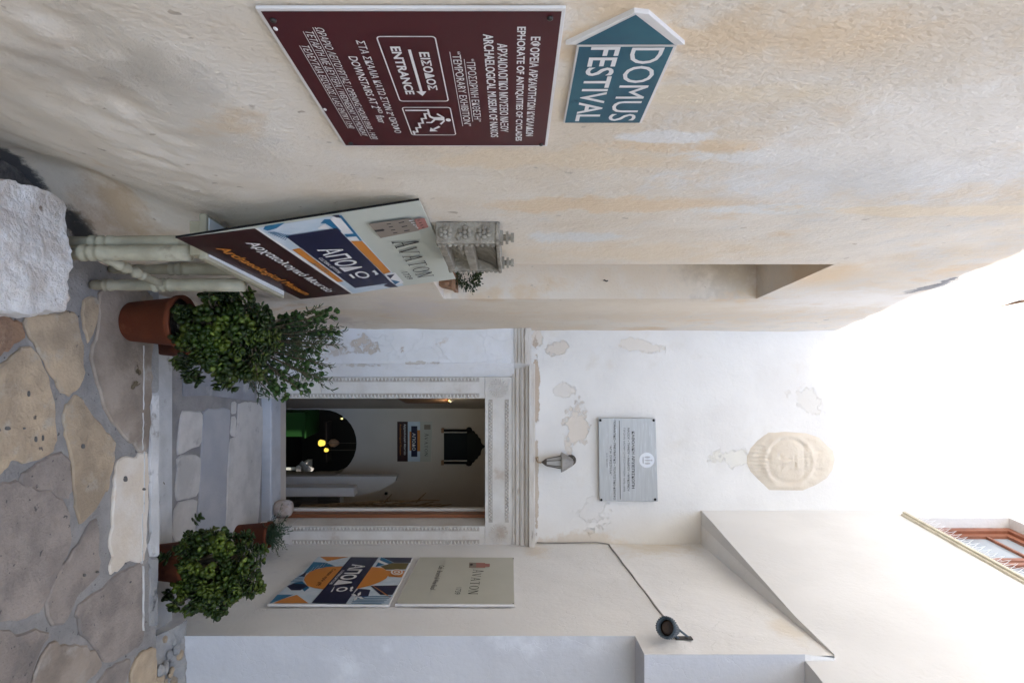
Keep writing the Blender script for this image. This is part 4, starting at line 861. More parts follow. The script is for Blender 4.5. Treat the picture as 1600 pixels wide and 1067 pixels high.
P.shape(D([(878, 368), (905, 356), (910, 372), (893, 385), (905, 395), (885, 408), (872, 398), (880, 384)], *Zo), m_print)
P.text('CULTURAL GIFTSTORE', *D([(800, 195), (690, 335)], *Zo), 4, m_print, bold=.01); P.text('Cretan style gift', *D([(700, 180), (565, 350)], *Zo), 8, m_ink, shear=.3)
P.build(t)
fr = frame(Vector((XR(4.1), 4.1, 1.5)) + nR * .024, dR, (0, 0, 1)); Zo = (640, 860, 8.889)
t = sgn('cafe_sign_board', 'plain grey green cafe sign board, upper of two on the white wall', 'sign', fr)
c = rect_on(fr, [(655.5, 870), (803, 870.5), (804.5, 944), (617, 943)]); panel(t, 'board', c, -.016, 0, m_signw, bevel=.002)
cc = sum((Vector(p) for p in c), Vector((0, 0))) / 4; P = Print(fr, .0006); P.loc([tuple(cc + (Vector(p) - cc) * .985) for p in c], m_avat2); P.z += .0003
P.serif('AVATON', *D([(950, 262), (870, 605)], *Zo), 13.5, m_ink); P.text('1739', *D([(690, 512), (655, 605)], *Zo), 8.5, m_inkgrey); P.text('Cafe · Brunch & Wine Roof', *D([(440, 205), (330, 545)], *Zo), 8, m_ink, shear=.2)
for l, m_ in (([(830, 162), (925, 165), (925, 235), (825, 235)], m_taupe), ([(925, 165), (1050, 170), (1050, 235), (925, 235)], m_pinkp), ([(1050, 178), (1115, 180), (1112, 222), (1050, 225)], m_pinkp), ([(835, 185), (865, 180), (885, 192), (865, 205), (835, 202)], m_ink)): P.shape(D(l, *Zo), m_)
P.build(t)
for c_ in ((802, 942.5), (802, 872.5), (620, 942)):
    s = on(fr, *c_); MB().lathe([(.004, 0), (.004, .003)], (s[0], s[1], .0), 8).build('screw', m_screw, t)
# --- board leaning on the wall
q = [pt(275, 372, 1.852), pt(470, 468, 2.95), pt(712, 436, 2.95), pt(655, 313, 1.852)]
q = [Vector((-.337, 1.852, .757)), Vector((-.2175, 2.95, .757)), Vector((-.324, 2.95, 1.56)), Vector((-.456, 1.852, 1.56))]
rt = (q[1] - q[0]); up = (q[3] - q[0]); fr = frame(q[0], rt, up)
t = sgn('leaning_sign_board', 'large three-banded sign board leaning on the wall, standing on the console table', 'sign', fr)
c = rect_on(fr, [(275, 372), (470, 468), (712, 436), (655, 313)])
panel(t, 'board', c, -.005, 0, m_avat, bevel=.001)
e = MB(); e.prism([(c[0][0] - .003, c[0][1]), (c[0][0] - .0002, c[0][1]), (c[3][0] - .0002, c[3][1]), (c[3][0] - .003, c[3][1])], -.006, .001); e.build('edge_strip', m_black, t)
P = Print(fr, .0004); Zq = (260, 300, 3.335); Zr = (400, 330, 6.667); Zs = (560, 310, 7.62)
P.shape([(275.5, 372.3), (398.3, 357), (549.4, 459), (470, 467.6)], m_darkmar); P.shape([(398.3, 357), (403, 356.2), (554, 458.6), (549.4, 459.2)], m_print); P.shape([(403, 356.2), (532, 336), (631, 446), (554, 458.6)], m_lblue)
for l, m_ in (([(75, 190), (95, 155), (300, 122), (215, 180), (120, 205)], m_blue), ([(375, 402), (455, 385), (915, 735), (850, 738)], m_orangep), ([(985, 312), (1105, 312), (1405, 635), (1330, 655)], m_orangep), ([(670, 130), (712, 86), (770, 86), (895, 212), (850, 212), (725, 130)], m_blue),
              ([(720, 132), (760, 185), (660, 190), (640, 178)], m_print), ([(800, 60), (870, 65), (1010, 230), (905, 235), (890, 210), (775, 85)], m_print), ([(862, 45), (890, 45), (1107, 310), (1078, 308)], m_blue), ([(920, 242), (1020, 235), (1045, 262), (945, 270)], m_blue), ([(790, 50), (862, 40), (885, 72), (840, 68)], m_navy),
              ([(945, 272), (1045, 265), (1080, 308), (980, 308)], m_print), ([(1340, 655), (1450, 640), (1540, 745), (1420, 780)], m_print), ([(1360, 668), (1445, 655), (1400, 705)], m_navy), ([(1320, 780), (1405, 735), (1480, 790), (1400, 795)], m_navy), ([(1400, 712), (1500, 735), (1450, 765)], m_blue),
              ([(940, 800), (1310, 770), (1400, 800), (1010, 855)], m_lblue), ([(305, 262), (845, 180), (1410, 745), (1030, 802)], m_navy)): P.shape(D(l, *Zr), m_)
for k in range(9): P.shape(D([(120 + 22 * k, 220 + 10 * k), (200 + 18 * k, 218 + 4 * k), (203 + 18 * k, 222 + 4 * k), (125 + 22 * k, 226 + 10 * k)], *Zr), m_blue, .0001)
P.text('ΑΠΟΔ', *D([(765, 385), (1015, 620)], *Zr), 37, m_print, bold=.012); P.text('O', *D([(1095, 625), (1120, 700)], *Zr), 20, m_print, bold=.01)
P.shape(D([(965, 662), (990, 655), (1035, 695), (1010, 700)], *Zr), m_print); P.shape(D([(1205, 630), (1235, 612), (1262, 640), (1280, 655), (1245, 668), (1235, 640)], *Zr), m_print)
P.text('CULTURAL GIFTSTORE', *D([(660, 488), (880, 645)], *Zr), 6, m_print, bold=.01)
P.text('gift', *D([(580, 530), (760, 650)], *Zr), 7, m_taupe, shear=.3)
P.text('Αρχαιολογικό Μουσείο', *D([(435, 262), (850, 520)], *Zq), 22, m_print, bold=.02, shear=.1); P.text('Archaeological Museum', *D([(268, 292), (738, 535)], *Zq), 21, m_orangep, bold=.02, shear=.1)
P.serif('AVATON', *D([(545, 500), (780, 935)], *Zs), 32, m_ink); P.text('1739', *D([(525, 880), (640, 962)], *Zs), 10, m_inkgrey)
for l, m_ in (([(120, 305), (630, 238), (720, 385), (265, 475)], m_taupe), ([(665, 250), (785, 236), (835, 345), (715, 378)], m_pinkp), ([(185, 380), (290, 365), (315, 378), (300, 390), (205, 402)], m_ink)): P.shape(D(l, *Zs), m_)
for (x, y) in ((335, 305), (360, 340), (385, 377), (412, 411)): P.shape(D([(x, y), (x + 50, y - 8), (x + 55, y), (x + 6, y + 9)], *Zs), m_ink, .0001)
for (x, y) in ((477, 288), (513, 336), (542, 386)): P.shape(D([(x, y), (x + 65, y - 12), (x + 70, y - 2), (x + 6, y + 10)], *Zs), m_ink, .0001)
for (x, y) in ((700, 262), (722, 290), (738, 320), (755, 348)): P.shape(D([(x, y), (x + 30, y - 6), (x + 33, y), (x + 4, y + 8)], *Zs), m_ink, .0001)
for k in range(4): P.shape(D([(600 + 26 * k, 272 + 24 * k - 8), (655 + 20 * k, 262 + 30 * k), (657 + 20 * k, 268 + 30 * k), (603 + 26 * k, 279 + 24 * k - 8)], *Zs), m_print, .0001)
P.build(t)
# --- sign in the hall
fr = wallfr(648, 690, 7.785); t = thing('hall_sign', 'small three-banded sign on the hall wall under the mirror', 'sign', fr=fr); Zo = (600, 640, 9.41)
c = rect_on(fr, D([(195, 175), (195, 760), (690, 760), (710, 175)], *Zo)); panel(t, 'board', c, -.012, 0, m_avat2)
P = Print(fr, .0005)
for l, m_ in (([(195, 175), (195, 760), (350, 760), (350, 175)], m_darkmar), ([(350, 175), (350, 760), (530, 760), (530, 175)], m_lblue), ([(375, 320), (375, 600), (400, 600), (400, 320)], m_orangep), ([(490, 300), (490, 610), (530, 610), (530, 300)], m_orangep), ([(400, 240), (400, 690), (490, 690), (490, 240)], m_navy), ([(590, 220), (590, 290), (685, 290), (685, 220)], m_taupe)): P.shape(D(l, *Zo), m_)
P.text('ΑΠΟΔΟ', *D([(440, 340), (440, 600)], *Zo), 5, m_print, bold=.02); P.text('Αρχαιολογικό Μουσείο', *D([(305, 210), (305, 665)], *Zo), 4, m_print, bold=.02); P.text('Archaeological Museum', *D([(240, 210), (240, 665)], *Zo), 3.6, m_orangep, bold=.01); P.serif('AVATON', *D([(620, 345), (620, 680)], *Zo), 5, m_ink)
P.build(t)
# --- metal plaque
fr = frame(Vector((1.05, 5.055, 2.9)), (1, 0, 0), (0, 0, 1)); Zo = (920, 640, 6.667)
t = sgn('metal_plaque', 'brushed metal plaque with round emblem and Greek lettering above the doorway', 'plaque', fr)
c = rect_on(fr, D([(100, 85), (695, 92), (720, 955), (112, 950)], *Zo)); panel(t, 'plate', c, -.02, 0, m_metal, bevel=.003)
P = Print(fr, .0006)
def T(s, l, h, m=m_ink, **k): P.text(s, *D(l, *Zo), h / 6.667, m, **k)
T('ΚΑΘΟΛΙΚΗ ΑΡΧΙΕΠΙΣΚΟΠΗ', [(457, 225), (468, 820)], 30, bold=.02); T('ΝΑΞΟΥ • ΤΗΝΟΥ • ΑΝΔΡΟΥ • ΜΥΚΟΝΟΥ', [(410, 190), (418, 850)], 22, bold=.012); T('ΠΡΩΗΝ ΜΟΝΗ ΟΥΡΣΟΥΛΙΝΩΝ 1670-1970', [(367, 190), (374, 850)], 20, m_inkgrey)
T('ΠΟΙΜΑΝΤΙΚΟ • ΠΝΕΥΜΑΤΙΚΟ • ΠΟΛΙΤΙΣΤΙΚΟ ΚΕΝΤΡΟ', [(262, 110), (275, 935)], 22, bold=.008); T('“ΑΓΙΑ ΟΥΡΣΟΥΛΑ”', [(225, 365), (230, 680)], 21, bold=.008); T('Α.Ο. ΝΑΞΟΥ', [(188, 450), (190, 600)], 17, m_inkgrey)
P.line(*D([(317, 112), (328, 932)], *Zo), .005, m_ink)
s = on(fr, *D([(602, 525)], *Zo)[0]); rr_ = s[2] * 12 / F
P.build(t)
em = MB(); em.lathe([(rr_, 0), (rr_, .003), (rr_ * .9, .0045), (rr_ * .88, .0025)], (s[0], s[1], .0005), 24); em = em.build('emblem', M('pale_emblem', (.62, .63, .65), rough=.4, metal=.3), t)
mb = MB()
for (x, y, rx, ry) in ((-.4, .1, .14, .4), (0, .15, .12, .45), (.4, .1, .14, .4), (0, -.45, .5, .1), (0, .65, .12, .12)): mb.blob((s[0] + x * rr_, s[1] + y * rr_, .0035), (rx * rr_, ry * rr_, .002), 8, 4)
mb.build('emblem_figures', m_metal, em)
for p_ in ((120, 110), (675, 110), (690, 932), (130, 937)):
    s = on(fr, *D([p_], *Zo)[0]); MB().lathe([(.011, 0), (.011, .006), (.006, .009)], (s[0], s[1], .0005), 10).build('screw', m_black, t, smooth=True)

# ================================================================ wall fittings
# relief medallion
cx, cz = fxz(1233, 720); Zo = (1140, 640, 6.667)
def oval(x):  # half height as a function along local vertical
    return 0
mb = MB(); marks = []
outl = [(180, 480), (215, 400), (290, 320), (400, 235), (560, 228), (800, 245), (930, 290), (1010, 370), (1075, 430), (1090, 520), (1070, 620), (1010, 710), (900, 780), (760, 838), (410, 835), (300, 730), (215, 640), (180, 560)]
ol = [fxz(*p) for p in D(outl, *Zo)]; C0 = (sum(p[0] for p in ol) / len(ol), sum(p[1] for p in ol) / len(ol))
def dents(u, v):                                      # u,v in zoom units: u up, v across
    h = 0
    def g(a, b, sa, sb): return math.exp(-((u - a) / sa) ** 2 - ((v - b) / sb) ** 2)
    h += .032 * math.exp(-(((u - 600) / 260) ** 2 + ((v - 530) / 190) ** 2) ** 2)        # face dome
    r = math.hypot((u - 600) / 250, (v - 530) / 265); h += .014 * math.exp(-((r - 1) / .10) ** 2) - .012 * math.exp(-((r - .86) / .05) ** 2)
    for a, b in ((508, 475), (512, 588)): h += .006 * g(a - 25, b, 14, 45) - .016 * g(a, b, 14, 26)
    h += .016 * g(575, 530, 50, 26) - .010 * g(592, 498, 10, 12) - .010 * g(600, 610, 12, 16)
    h += -.014 * g(655, 530, 9, 50) + .008 * g(675, 530, 12, 50) + .007 * g(635, 530, 10, 45)
    h += .014 * g(790, 530, 22, 120) - .014 * g(762, 530, 12, 120)
    h += -.010 * g(915, 430, 40, 12) - .010 * g(925, 630, 40, 12) + .012 * g(960, 530, 60, 70)
    if u < 420: h += .006 * math.sin(v * .16) * sm(420, 330, u)
    h += .006 * fbm((u * .012, v * .012, 0), 1)
    return h
rings = 20; n = len(ol) * 3; vs = []; fs = []
ol2 = []
for i in range(len(ol)):
    a = Vector(ol[i]); b = Vector(ol[(i + 1) % len(ol)]); ol2 += [a.lerp(b, k / 6) for k in range(6)]
n = len(ol2)
for k in range(rings + 1):
    for i in range(n):
        p = Vector(C0).lerp(ol2[i], k / rings) if k else Vector(C0).lerp(ol2[i], .002)
        zu = (((p.y - 1.85) * F / 5.1 + 800) - 1140) * 6.667; zv = ((p.x * F / 5.1 + 533.5) - 640) * 6.667
        e = sm(1, .90, k / rings); vs.append((p.x, 5.097 - e * (.012 + .9 * dents(zu, zv)), p.y))
fs = [(k * n + i, k * n + (i + 1) % n, (k + 1) * n + (i + 1) % n, (k + 1) * n + i) for k in range(rings) for i in range(n)]
mb.add(vs, fs); top('face_relief', mb, m_relief, 'worn sandstone face relief in a ringed oval, high on the end wall', 'relief', smooth=True)
# lantern
p = pt(846, 722, 5.0); t = thing('wall_lantern', 'small pale hexagonal wall lantern on a bracket above the door cornice', 'lantern', (p.x, 4.99, p.z))
k = 4.99 / F; lx = (722 - 533.5) * k; lz = lambda px: 1.85 + (px - 800) * k
MB().lathe([(.004, lz(846)), (.012, lz(848)), (.030, lz(852)), (.034, lz(854))], (lx, 4.99, 0), 6).build('base_cap', m_lampdark, t)
MB().lathe([(.030, lz(854)), (.052, lz(876))], (lx, 4.99, 0), 6).build('glass', m_lampglass, t)
fm = MB()
for i in range(6):
    a = math.pi / 3 * i; fm.tube([(lx + .032 * math.cos(a), 4.99 + .032 * math.sin(a), lz(854)), (lx + .055 * math.cos(a), 4.99 + .055 * math.sin(a), lz(876))], .0035, 5)
fm.build('glazing_bars', m_lampdark, t)
MB().lathe([(.050, lz(876)), (.088, lz(876.5)), (.088, lz(878)), (.070, lz(884)), (.045, lz(891)), (.030, lz(895)), (.01, lz(896))], (lx, 4.99, 0), 6).build('cap', m_lampgrey, t)
sc_ = MB()
for r0, a0 in ((.040, 0), (.026, 1.2)):
    pts = [(lx - .01 + r0 * math.cos(a0 + .5 * j), 5.02 + .004 * j, lz(893) + r0 * math.sin(a0 + .5 * j)) for j in range(10)]; sc_.tube(pts, .007, 6)
sc_.tube([(lx, 4.99, lz(896)), (lx - .01, 5.04, lz(900)), (lx, 5.10, lz(893))], .008, 6)
sc_.build('scroll_bracket', m_lampdark, t, smooth=True)
MB().lathe([(.036, 0), (.036, .012)], (0, 0, 0), 12, mat=Matrix.Translation((lx, 5.098, lz(893))) @ Matrix.Rotation(R(90), 4, 'X')).build('wall_plate', m_lampdark, t)
MB().tube([(lx + .004, 4.99, lz(846)), (lx + .002, 5.0, lz(840)), (lx - .02, 5.06, lz(838)), (lx - .02, 5.095, lz(841))], .006, 6).build('finial', M('rusty_finial', (.38, .28, .18)), t)
# spot lamp on the right wall
yS = 3.20; base = Vector((XR(yS) - .001, yS, pt(1068, 985, yS).z))
base = Vector((XR(3.17), 3.17, 1.85 + 268 * 3.17 / F)); hd = pt(1045, 983, 3.05); hd = Vector((base.x - .085, 3.12, hd.z + .02))
t = thing('spot_light', 'slate blue ribbed spot light angled out from the white right wall', 'spotlight', base)
ax = Vector((-.42, -.66, -.50)).normalized(); qm = ax.to_track_quat('Z', 'Y').to_matrix().to_4x4(); TM = Matrix.Translation(hd) @ qm
MB().lathe([(.022, -.09), (.034, -.075), (.040, -.04), (.042, .0), (.050, .012), (.053, .03), (.053, .055), (.046, .058), (.042, .05), (.040, .020)], (0, 0, 0), 28, mat=TM, caps=False).build('housing', m_slate, t, smooth=True)
MB().lathe([(.0401, .016), (.03, .018), (.001, .019)], (0, 0, 0), 24, mat=TM).build('lens', M('dark_lamp_lens', (.09, .06, .045), (.05, .035, .03), 30, rough=.15, spec=.6), t, smooth=True)
rb_ = MB()
for i in range(28):
    a = 2 * math.pi * i / 28; m4 = TM @ Matrix.Rotation(a, 4, 'Z'); rb_.box(.051, .056, -.0025, .0025, .012, .056, mat=m4)
rb_.build('cooling_ribs', m_slate, t)
MB().lathe([(.0221, -.12), (.0221, -.09)], (0, 0, 0), 14, mat=TM).build('rear_cap', m_slate, t, smooth=True)
br = MB(); hb = TM @ Vector((0, 0, -.06))
for s in (-1, 1):
    sd = Vector((0, .30, .95)).normalized() * .030 * s; br.tube([hb + sd, base + sd + Vector((-.006, 0, 0))], .006, 6)
br.build('bracket', m_slate, t)
fm4 = frame(base + Vector((-.004, 0, 0)), dR, (0, 0, 1)); MB().box(-.02, .02, -.048, .048, -.003, .004, mat=fm4).build('base_plate', m_screw, t, bevel=.001)
# cable along the ledge and down the corner
pp = []
for j in range(16):
    y = 3.30 + (5.06 - 3.30) * j / 15; pp.append((XR(y) - .004, y, LEDGE(y) - .002 + .002 * math.sin(j * 1.7)))
pp = [tuple(hd + Vector((.03, .06, .03))), (XR(3.24) - .006, 3.24, LEDGE(3.24) + .0)] + pp + [(XR(5.075) - .006, 5.075, LEDGE(5.07) - .02)] + [(1.794 + .003 * math.sin(z * 9), 5.078, z) for z in (2.6, 2.45, 2.3, 2.15, 2.07)]
o = top('cable', MB().tube(pp, .0065, 6), m_cable, 'thin grey cable along the ledge of the white wall to the spot light', 'cable', smooth=True)
# rod sticking out high up, and broken plaster around it
p0 = pt(1562, 478, 3.84); top('wall_rod', MB().tube([p0, pt(1650, 461, 3.38)], .007, 6), m_ochre, 'thin brown rod sticking out high on the plaster wall', 'rod')
# hook in the niche
p0 = pt(944, 438, NY1 - .01); mb = MB(); mb.tube([(p0.x, NY1, p0.z), (p0.x, NY1 - .02, p0.z), (p0.x + .008, NY1 - .03, p0.z + .012), (p0.x + .004, NY1 - .03, p0.z + .02)], .0045, 6); top('rusty_hook', mb, m_screw, 'small rusty hook inside the slot niche', 'hook')

# ================================================================ console table
TZ = .755
tb = thing('console_table', 'narrow sage green console table with turned legs against the plaster wall', 'table', (-.33, 2.4, 0))
def tx(y): return -.300 + .127 * (y - 2.05)           # front edge
TY0, TY1, TD = 2.05, 2.74, .155
def tbox(name, a, b, z0, z1, mat, y0=TY0, y1=TY1, bev=.004):
    mb = MB(); vs = [(tx(y) - d, y, z) for z in (z0, z1) for y in (y0, y1) for d in (a, b)]
    mb.add(vs, [(0, 1, 3, 2), (4, 6, 7, 5), (0, 4, 5, 1), (2, 3, 7, 6), (0, 2, 6, 4), (1, 5, 7, 3)]); return mb.build(name, mat, tb, bevel=bev)
tbox('table_rim', -.004, TD + .004, TZ - .030, TZ - .004, m_sage, TY0 - .006, TY1 + .006); tbox('table_top', .008, TD - .008, TZ - .0035, TZ, m_topw, TY0 + .008, TY1 - .008, .001)
tbox('apron', .02, TD - .01, TZ - .085, TZ - .031, m_sage, TY0 + .03, TY1 - .03)
def leg_prof(h):
    pr = [(.020, 0), (.026, .02), (.024, .05), (.030, .058), (.030, .068), (.024, .072), (.031, .080), (.031, .090), (.025, .096), (.029, .16)]
    for z in (h * .42, h * .47, h * .52): pr += [(.029, z - .012), (.035, z - .007), (.035, z + .005), (.029, z + .010)]
    pr += [(.032, h * .60), (.034, h * .80), (.034, h)]
    return pr
for (y, dd, r) in ((2.083, .028, 1.0), (2.503, .006, 1.0), (2.62, TD - .05, .95), (2.13, TD - .075, .9)):
    mb = MB(); mb.lathe([(a * r * .88, z) for a, z in leg_prof(TZ - .085)], (tx(y) - dd, y, 0), 18); mb.build('leg', m_sage, tb, smooth=True)
x0 = tx(2.083) - .028; x1 = tx(2.503) - .006; L_ = math.hypot(x1 - x0, .42); ang = math.atan2(.42, x1 - x0)
pr = [(.014, .02), (.018, .03), (.017, .13), (.021, .135), (.021, .145), (.014, .15), (.020, .165), (.023, .185), (.014, .20), (.013, .21), (.014, .22), (.023, .235), (.020, .255), (.014, .27), (.021, .275), (.021, .285), (.017, .29), (.018, .39), (.014, L_ - .02)]
m4 = Matrix.Translation((x0, 2.083, .315)) @ Matrix.Rotation(ang, 4, 'Z') @ Matrix.Rotation(R(90), 4, 'Y')
MB().lathe(pr, (0, 0, 0), 14, mat=m4).build('stretcher', m_sage, tb, smooth=True)

# ================================================================ carved wall piece
BY0, BY1, BD, BZ0, BZ1 = 2.10, 2.54, .080, 1.568, 1.79
cp = thing('carved_wall_bracket', 'grey carved wall bracket with floral side panel and small pinnacles, behind the leaning board', 'bracket', (-.4, 2.3, BZ0))
def bx_(mb, y0, y1, d0, d1, z0, z1):
    vs = [(XL(y) + d, y, z) for z in (z0, z1) for y in (y0, y1) for d in (d0, d1)]
    mb.add(vs, [(0, 2, 3, 1), (4, 5, 7, 6), (0, 1, 5, 4), (2, 6, 7, 3), (0, 4, 6, 2), (1, 3, 7, 5)])
mb = MB(); bx_(mb, BY0, BY0 + .03, .001, BD, BZ0, BZ1); bx_(mb, BY1 - .03, BY1, .001, BD, BZ0, BZ1); bx_(mb, BY0 + .03, BY1 - .03, .001, .025, BZ0, BZ1); mb.build('carcass', m_carved, cp, bevel=.003)
mb = MB()
bx_(mb, BY0 - .004, BY1 + .002, .001, BD + .006, BZ1, BZ1 + .015)
bx_(mb, BY0 + .031, BY1 - .031, .026, BD, 1.665, 1.70); bx_(mb, BY0 + .031, BY1 - .031, .026, BD, 1.572, 1.60); mb.build('cross_rail', m_carved, cp, bevel=.003)
# flowers on the side facing the camera
fl = MB(); r6 = random.Random(2)
for k in range(3):
    cz_ = BZ0 + .035 + k * .072; cx_ = XL(BY0) + BD * .5
    for a in range(6): fl.blob((cx_ + .016 * math.cos(a * 1.047), BY0 - .003, cz_ + .019 * math.sin(a * 1.047)), (.010, .008, .010), 7, 4)
    fl.blob((cx_, BY0 - .008, cz_), (.009, .007, .009), 7, 4); fl.blob((cx_ + .015, BY0 - .003, cz_ + .047), (.016, .005, .008), 6, 4)
fl.build('flower_carving', m_carved, cp, smooth=True)
ed = MB()
for yy in (BY0 + .018, BY1 - .012):
    for k in range(11): ed.blob((XL(yy) + BD + .002, yy + .005 * (-1) ** k, BZ0 + .01 + k * .020), (.006, .010, .009), 6, 4)
ed.build('edge_carving', m_carved, cp, smooth=True)
# stalactite rows and curved canopy on the front
for r_ in range(2):
    for k in range(4): st = MB(); st.lathe([(.004, -.018), (.018, -.008), (.024, .006), (.012, .016)], (XL(2.3) + .030 + .02 * r_, BY0 + .08 + k * .085, 1.622 + r_ * .026), 8); st.build('stalactite', m_carved, cp, smooth=True)
cn = MB()
for k in range(9):
    t_ = k / 8; z_ = 1.70 + .085 * math.sin(t_ * math.pi / 2); d_ = .03 + .05 * t_
    cn.add([(XL(BY0 + .03) + d_, BY0 + .03, z_), (XL(BY1 - .03) + d_, BY1 - .03, z_), (XL(BY1 - .03) + d_ - .008, BY1 - .03, z_), (XL(BY0 + .03) + d_ - .008, BY0 + .03, z_)], [])
n0 = len(cn.v) // 4; cn.f = [((k + 1) * 4 + a, (k + 1) * 4 + (a + 1) % 4, k * 4 + (a + 1) % 4, k * 4 + a) for k in range(n0 - 1) for a in range(4)]; cn.m = [0] * len(cn.f)
cn.build('canopy', m_carved, cp, smooth=True)
for (yy, dd) in ((BY0 + .03, .05), (BY1 - .04, .05)):
    mb = MB(); z = BZ1 + .0155
    for k in range(2): s = .024 - .003 * k; mb.box(XL(yy) + dd - s, XL(yy) + dd + s, yy - s, yy + s, z + .0005, z + .011); mb.lathe([(.012, z + .010), (.012, z + .0205)], (XL(yy) + dd, yy, 0), 8); z += .020
    mb.box(XL(yy) + dd - .015, XL(yy) + dd + .015, yy - .015, yy + .015, z, z + .012); mb.build('pinnacle', m_carved, cp)

# ================================================================ rough stone in front
mb = MB(); vs = []; rock_c = Vector((-.300, 1.80, .0))
def rockp(u, v, w_):
    # a block with rounded corners, its sides pushed about by noise
    p = Vector((u, v, w_)); n_ = p.normalized() if p.length else Vector((0, 0, 1)); k_ = 1 / max(abs(p.x), abs(p.y), abs(p.z))
    cube = p * k_; q = cube.lerp(n_ * 1.22, .26)
    q = Vector((q.x * .205, q.y * .235, q.z * .16))
    q += n_ * (.022 * fbm(q + Vector((3, 1, 2)), 5) + .010 * fbm(q, 14) + .005 * fbm(q, 36))
    return q
N_ = 36
for ax_ in range(3):
    for s_ in (-1, 1):
        g = []
        for i in range(N_ + 1):
            for j in range(N_ + 1):
                a = -1 + 2 * i / N_; b = -1 + 2 * j / N_; c_ = [0, 0, 0]; c_[ax_] = s_; c_[(ax_ + 1) % 3] = a; c_[(ax_ + 2) % 3] = b
                q = rockp(*c_); q.x += -.02 * (q.z > 0) * 0; g.append(q + rock_c + Vector((0, 0, .115)))
        fs = [(i * (N_ + 1) + j, (i + 1) * (N_ + 1) + j, (i + 1) * (N_ + 1) + j + 1, i * (N_ + 1) + j + 1) for i in range(N_) for j in range(N_)]
        if s_ < 0: fs = [f[::-1] for f in fs]
        mb.add(g, fs)
top('rough_stone_block', mb, m_rock, 'big rough white marble block on the paving at the foot of the plaster wall', 'stone', smooth=True)
# ================================================================ plants
def leaf_mesh(name, L, W, mat, thick=.004, cup=.15, n=8):
    """an oval leaf lying along +x, base at the origin"""
    mb = MB(); ring = []
    for i in range(n):
        a = 2 * math.pi * i / n; x = L * (.52 - .48 * math.cos(a)); y = W / 2 * math.sin(a) * (1.0 + .25 * (x / L - .4))
        ring.append((x, y, cup * (abs(y) / (W / 2)) ** 2 * W * .5 + cup * .3 * L * (x / L) ** 2))
    top_ = (L * .55, 0, thick); bot = (L * .55, 0, -thick)
    mb.add(ring + [top_, bot], [(i, (i + 1) % n, n) for i in range(n)] + [((i + 1) % n, i, n + 1) for i in range(n)])
    return mb.mesh(name, mat, True)
def orient(p, d, roll, s):
    d = d.normalized(); q = d.to_track_quat('X', 'Z').to_matrix().to_4x4()
    return Matrix.Translation(p) @ q @ Matrix.Rotation(roll, 4, 'X') @ Matrix.Scale(s, 4)
def add_leaves(t, name, leaves, meshes, nshow, mats, stuffname='foliage'):
    """leaves: (matrix world, kind). The ones that show largest become parts, the rest one mass."""
    leaves.sort(key=lambda l: (l[0].translation - CAM).length)
    off = Matrix.Translation(-t.location)
    for mw, k in leaves[:nshow]:
        o = bpy.data.objects.new(name, meshes[k]); COL.objects.link(o); o.parent = t; o.matrix_local = off @ mw
    mb = MB()
    for mw, k in leaves[nshow:]:
        me = meshes[k]; mb.add([mw @ v.co for v in me.vertices], [tuple(p.vertices) for p in me.polygons], k)
    if mb.v: mb.build(stuffname, mats, t, smooth=True, kind='stuff')
def pot(t, c, r, h, z0, mat=m_terra, rim=.03):
    p = [(r * .72, 0), (r * .74, .004), (r * .93, h - rim), (r * .94, h - rim), (r, h - rim + .003), (r * 1.02, h - .004), (r * 1.0, h), (r * .90, h), (r * .88, h - .03)]
    o = MB().lathe(p, (c[0], c[1], z0), 40, caps=False).build('pot', mat, t, smooth=True)
    MB().lathe([(.001, 0), (r * .72, 0)], (c[0], c[1], z0 + .001), 30).build('pot_base', mat, o, org=t.location) if False else None
    mb = MB(); mb.lathe([(r * .885, -.012), (r * .5, -.004), (.002, 0)], (c[0], c[1], z0 + h - .012), 24); mb.build('soil', m_soil, t, smooth=True)
JL = [leaf_mesh('jade_leaf', .037, .031, m_leafs[0]), leaf_mesh('jade_leaf', .037, .031, m_leafs[1]), leaf_mesh('jade_leaf', .034, .028, m_leafs[2])]
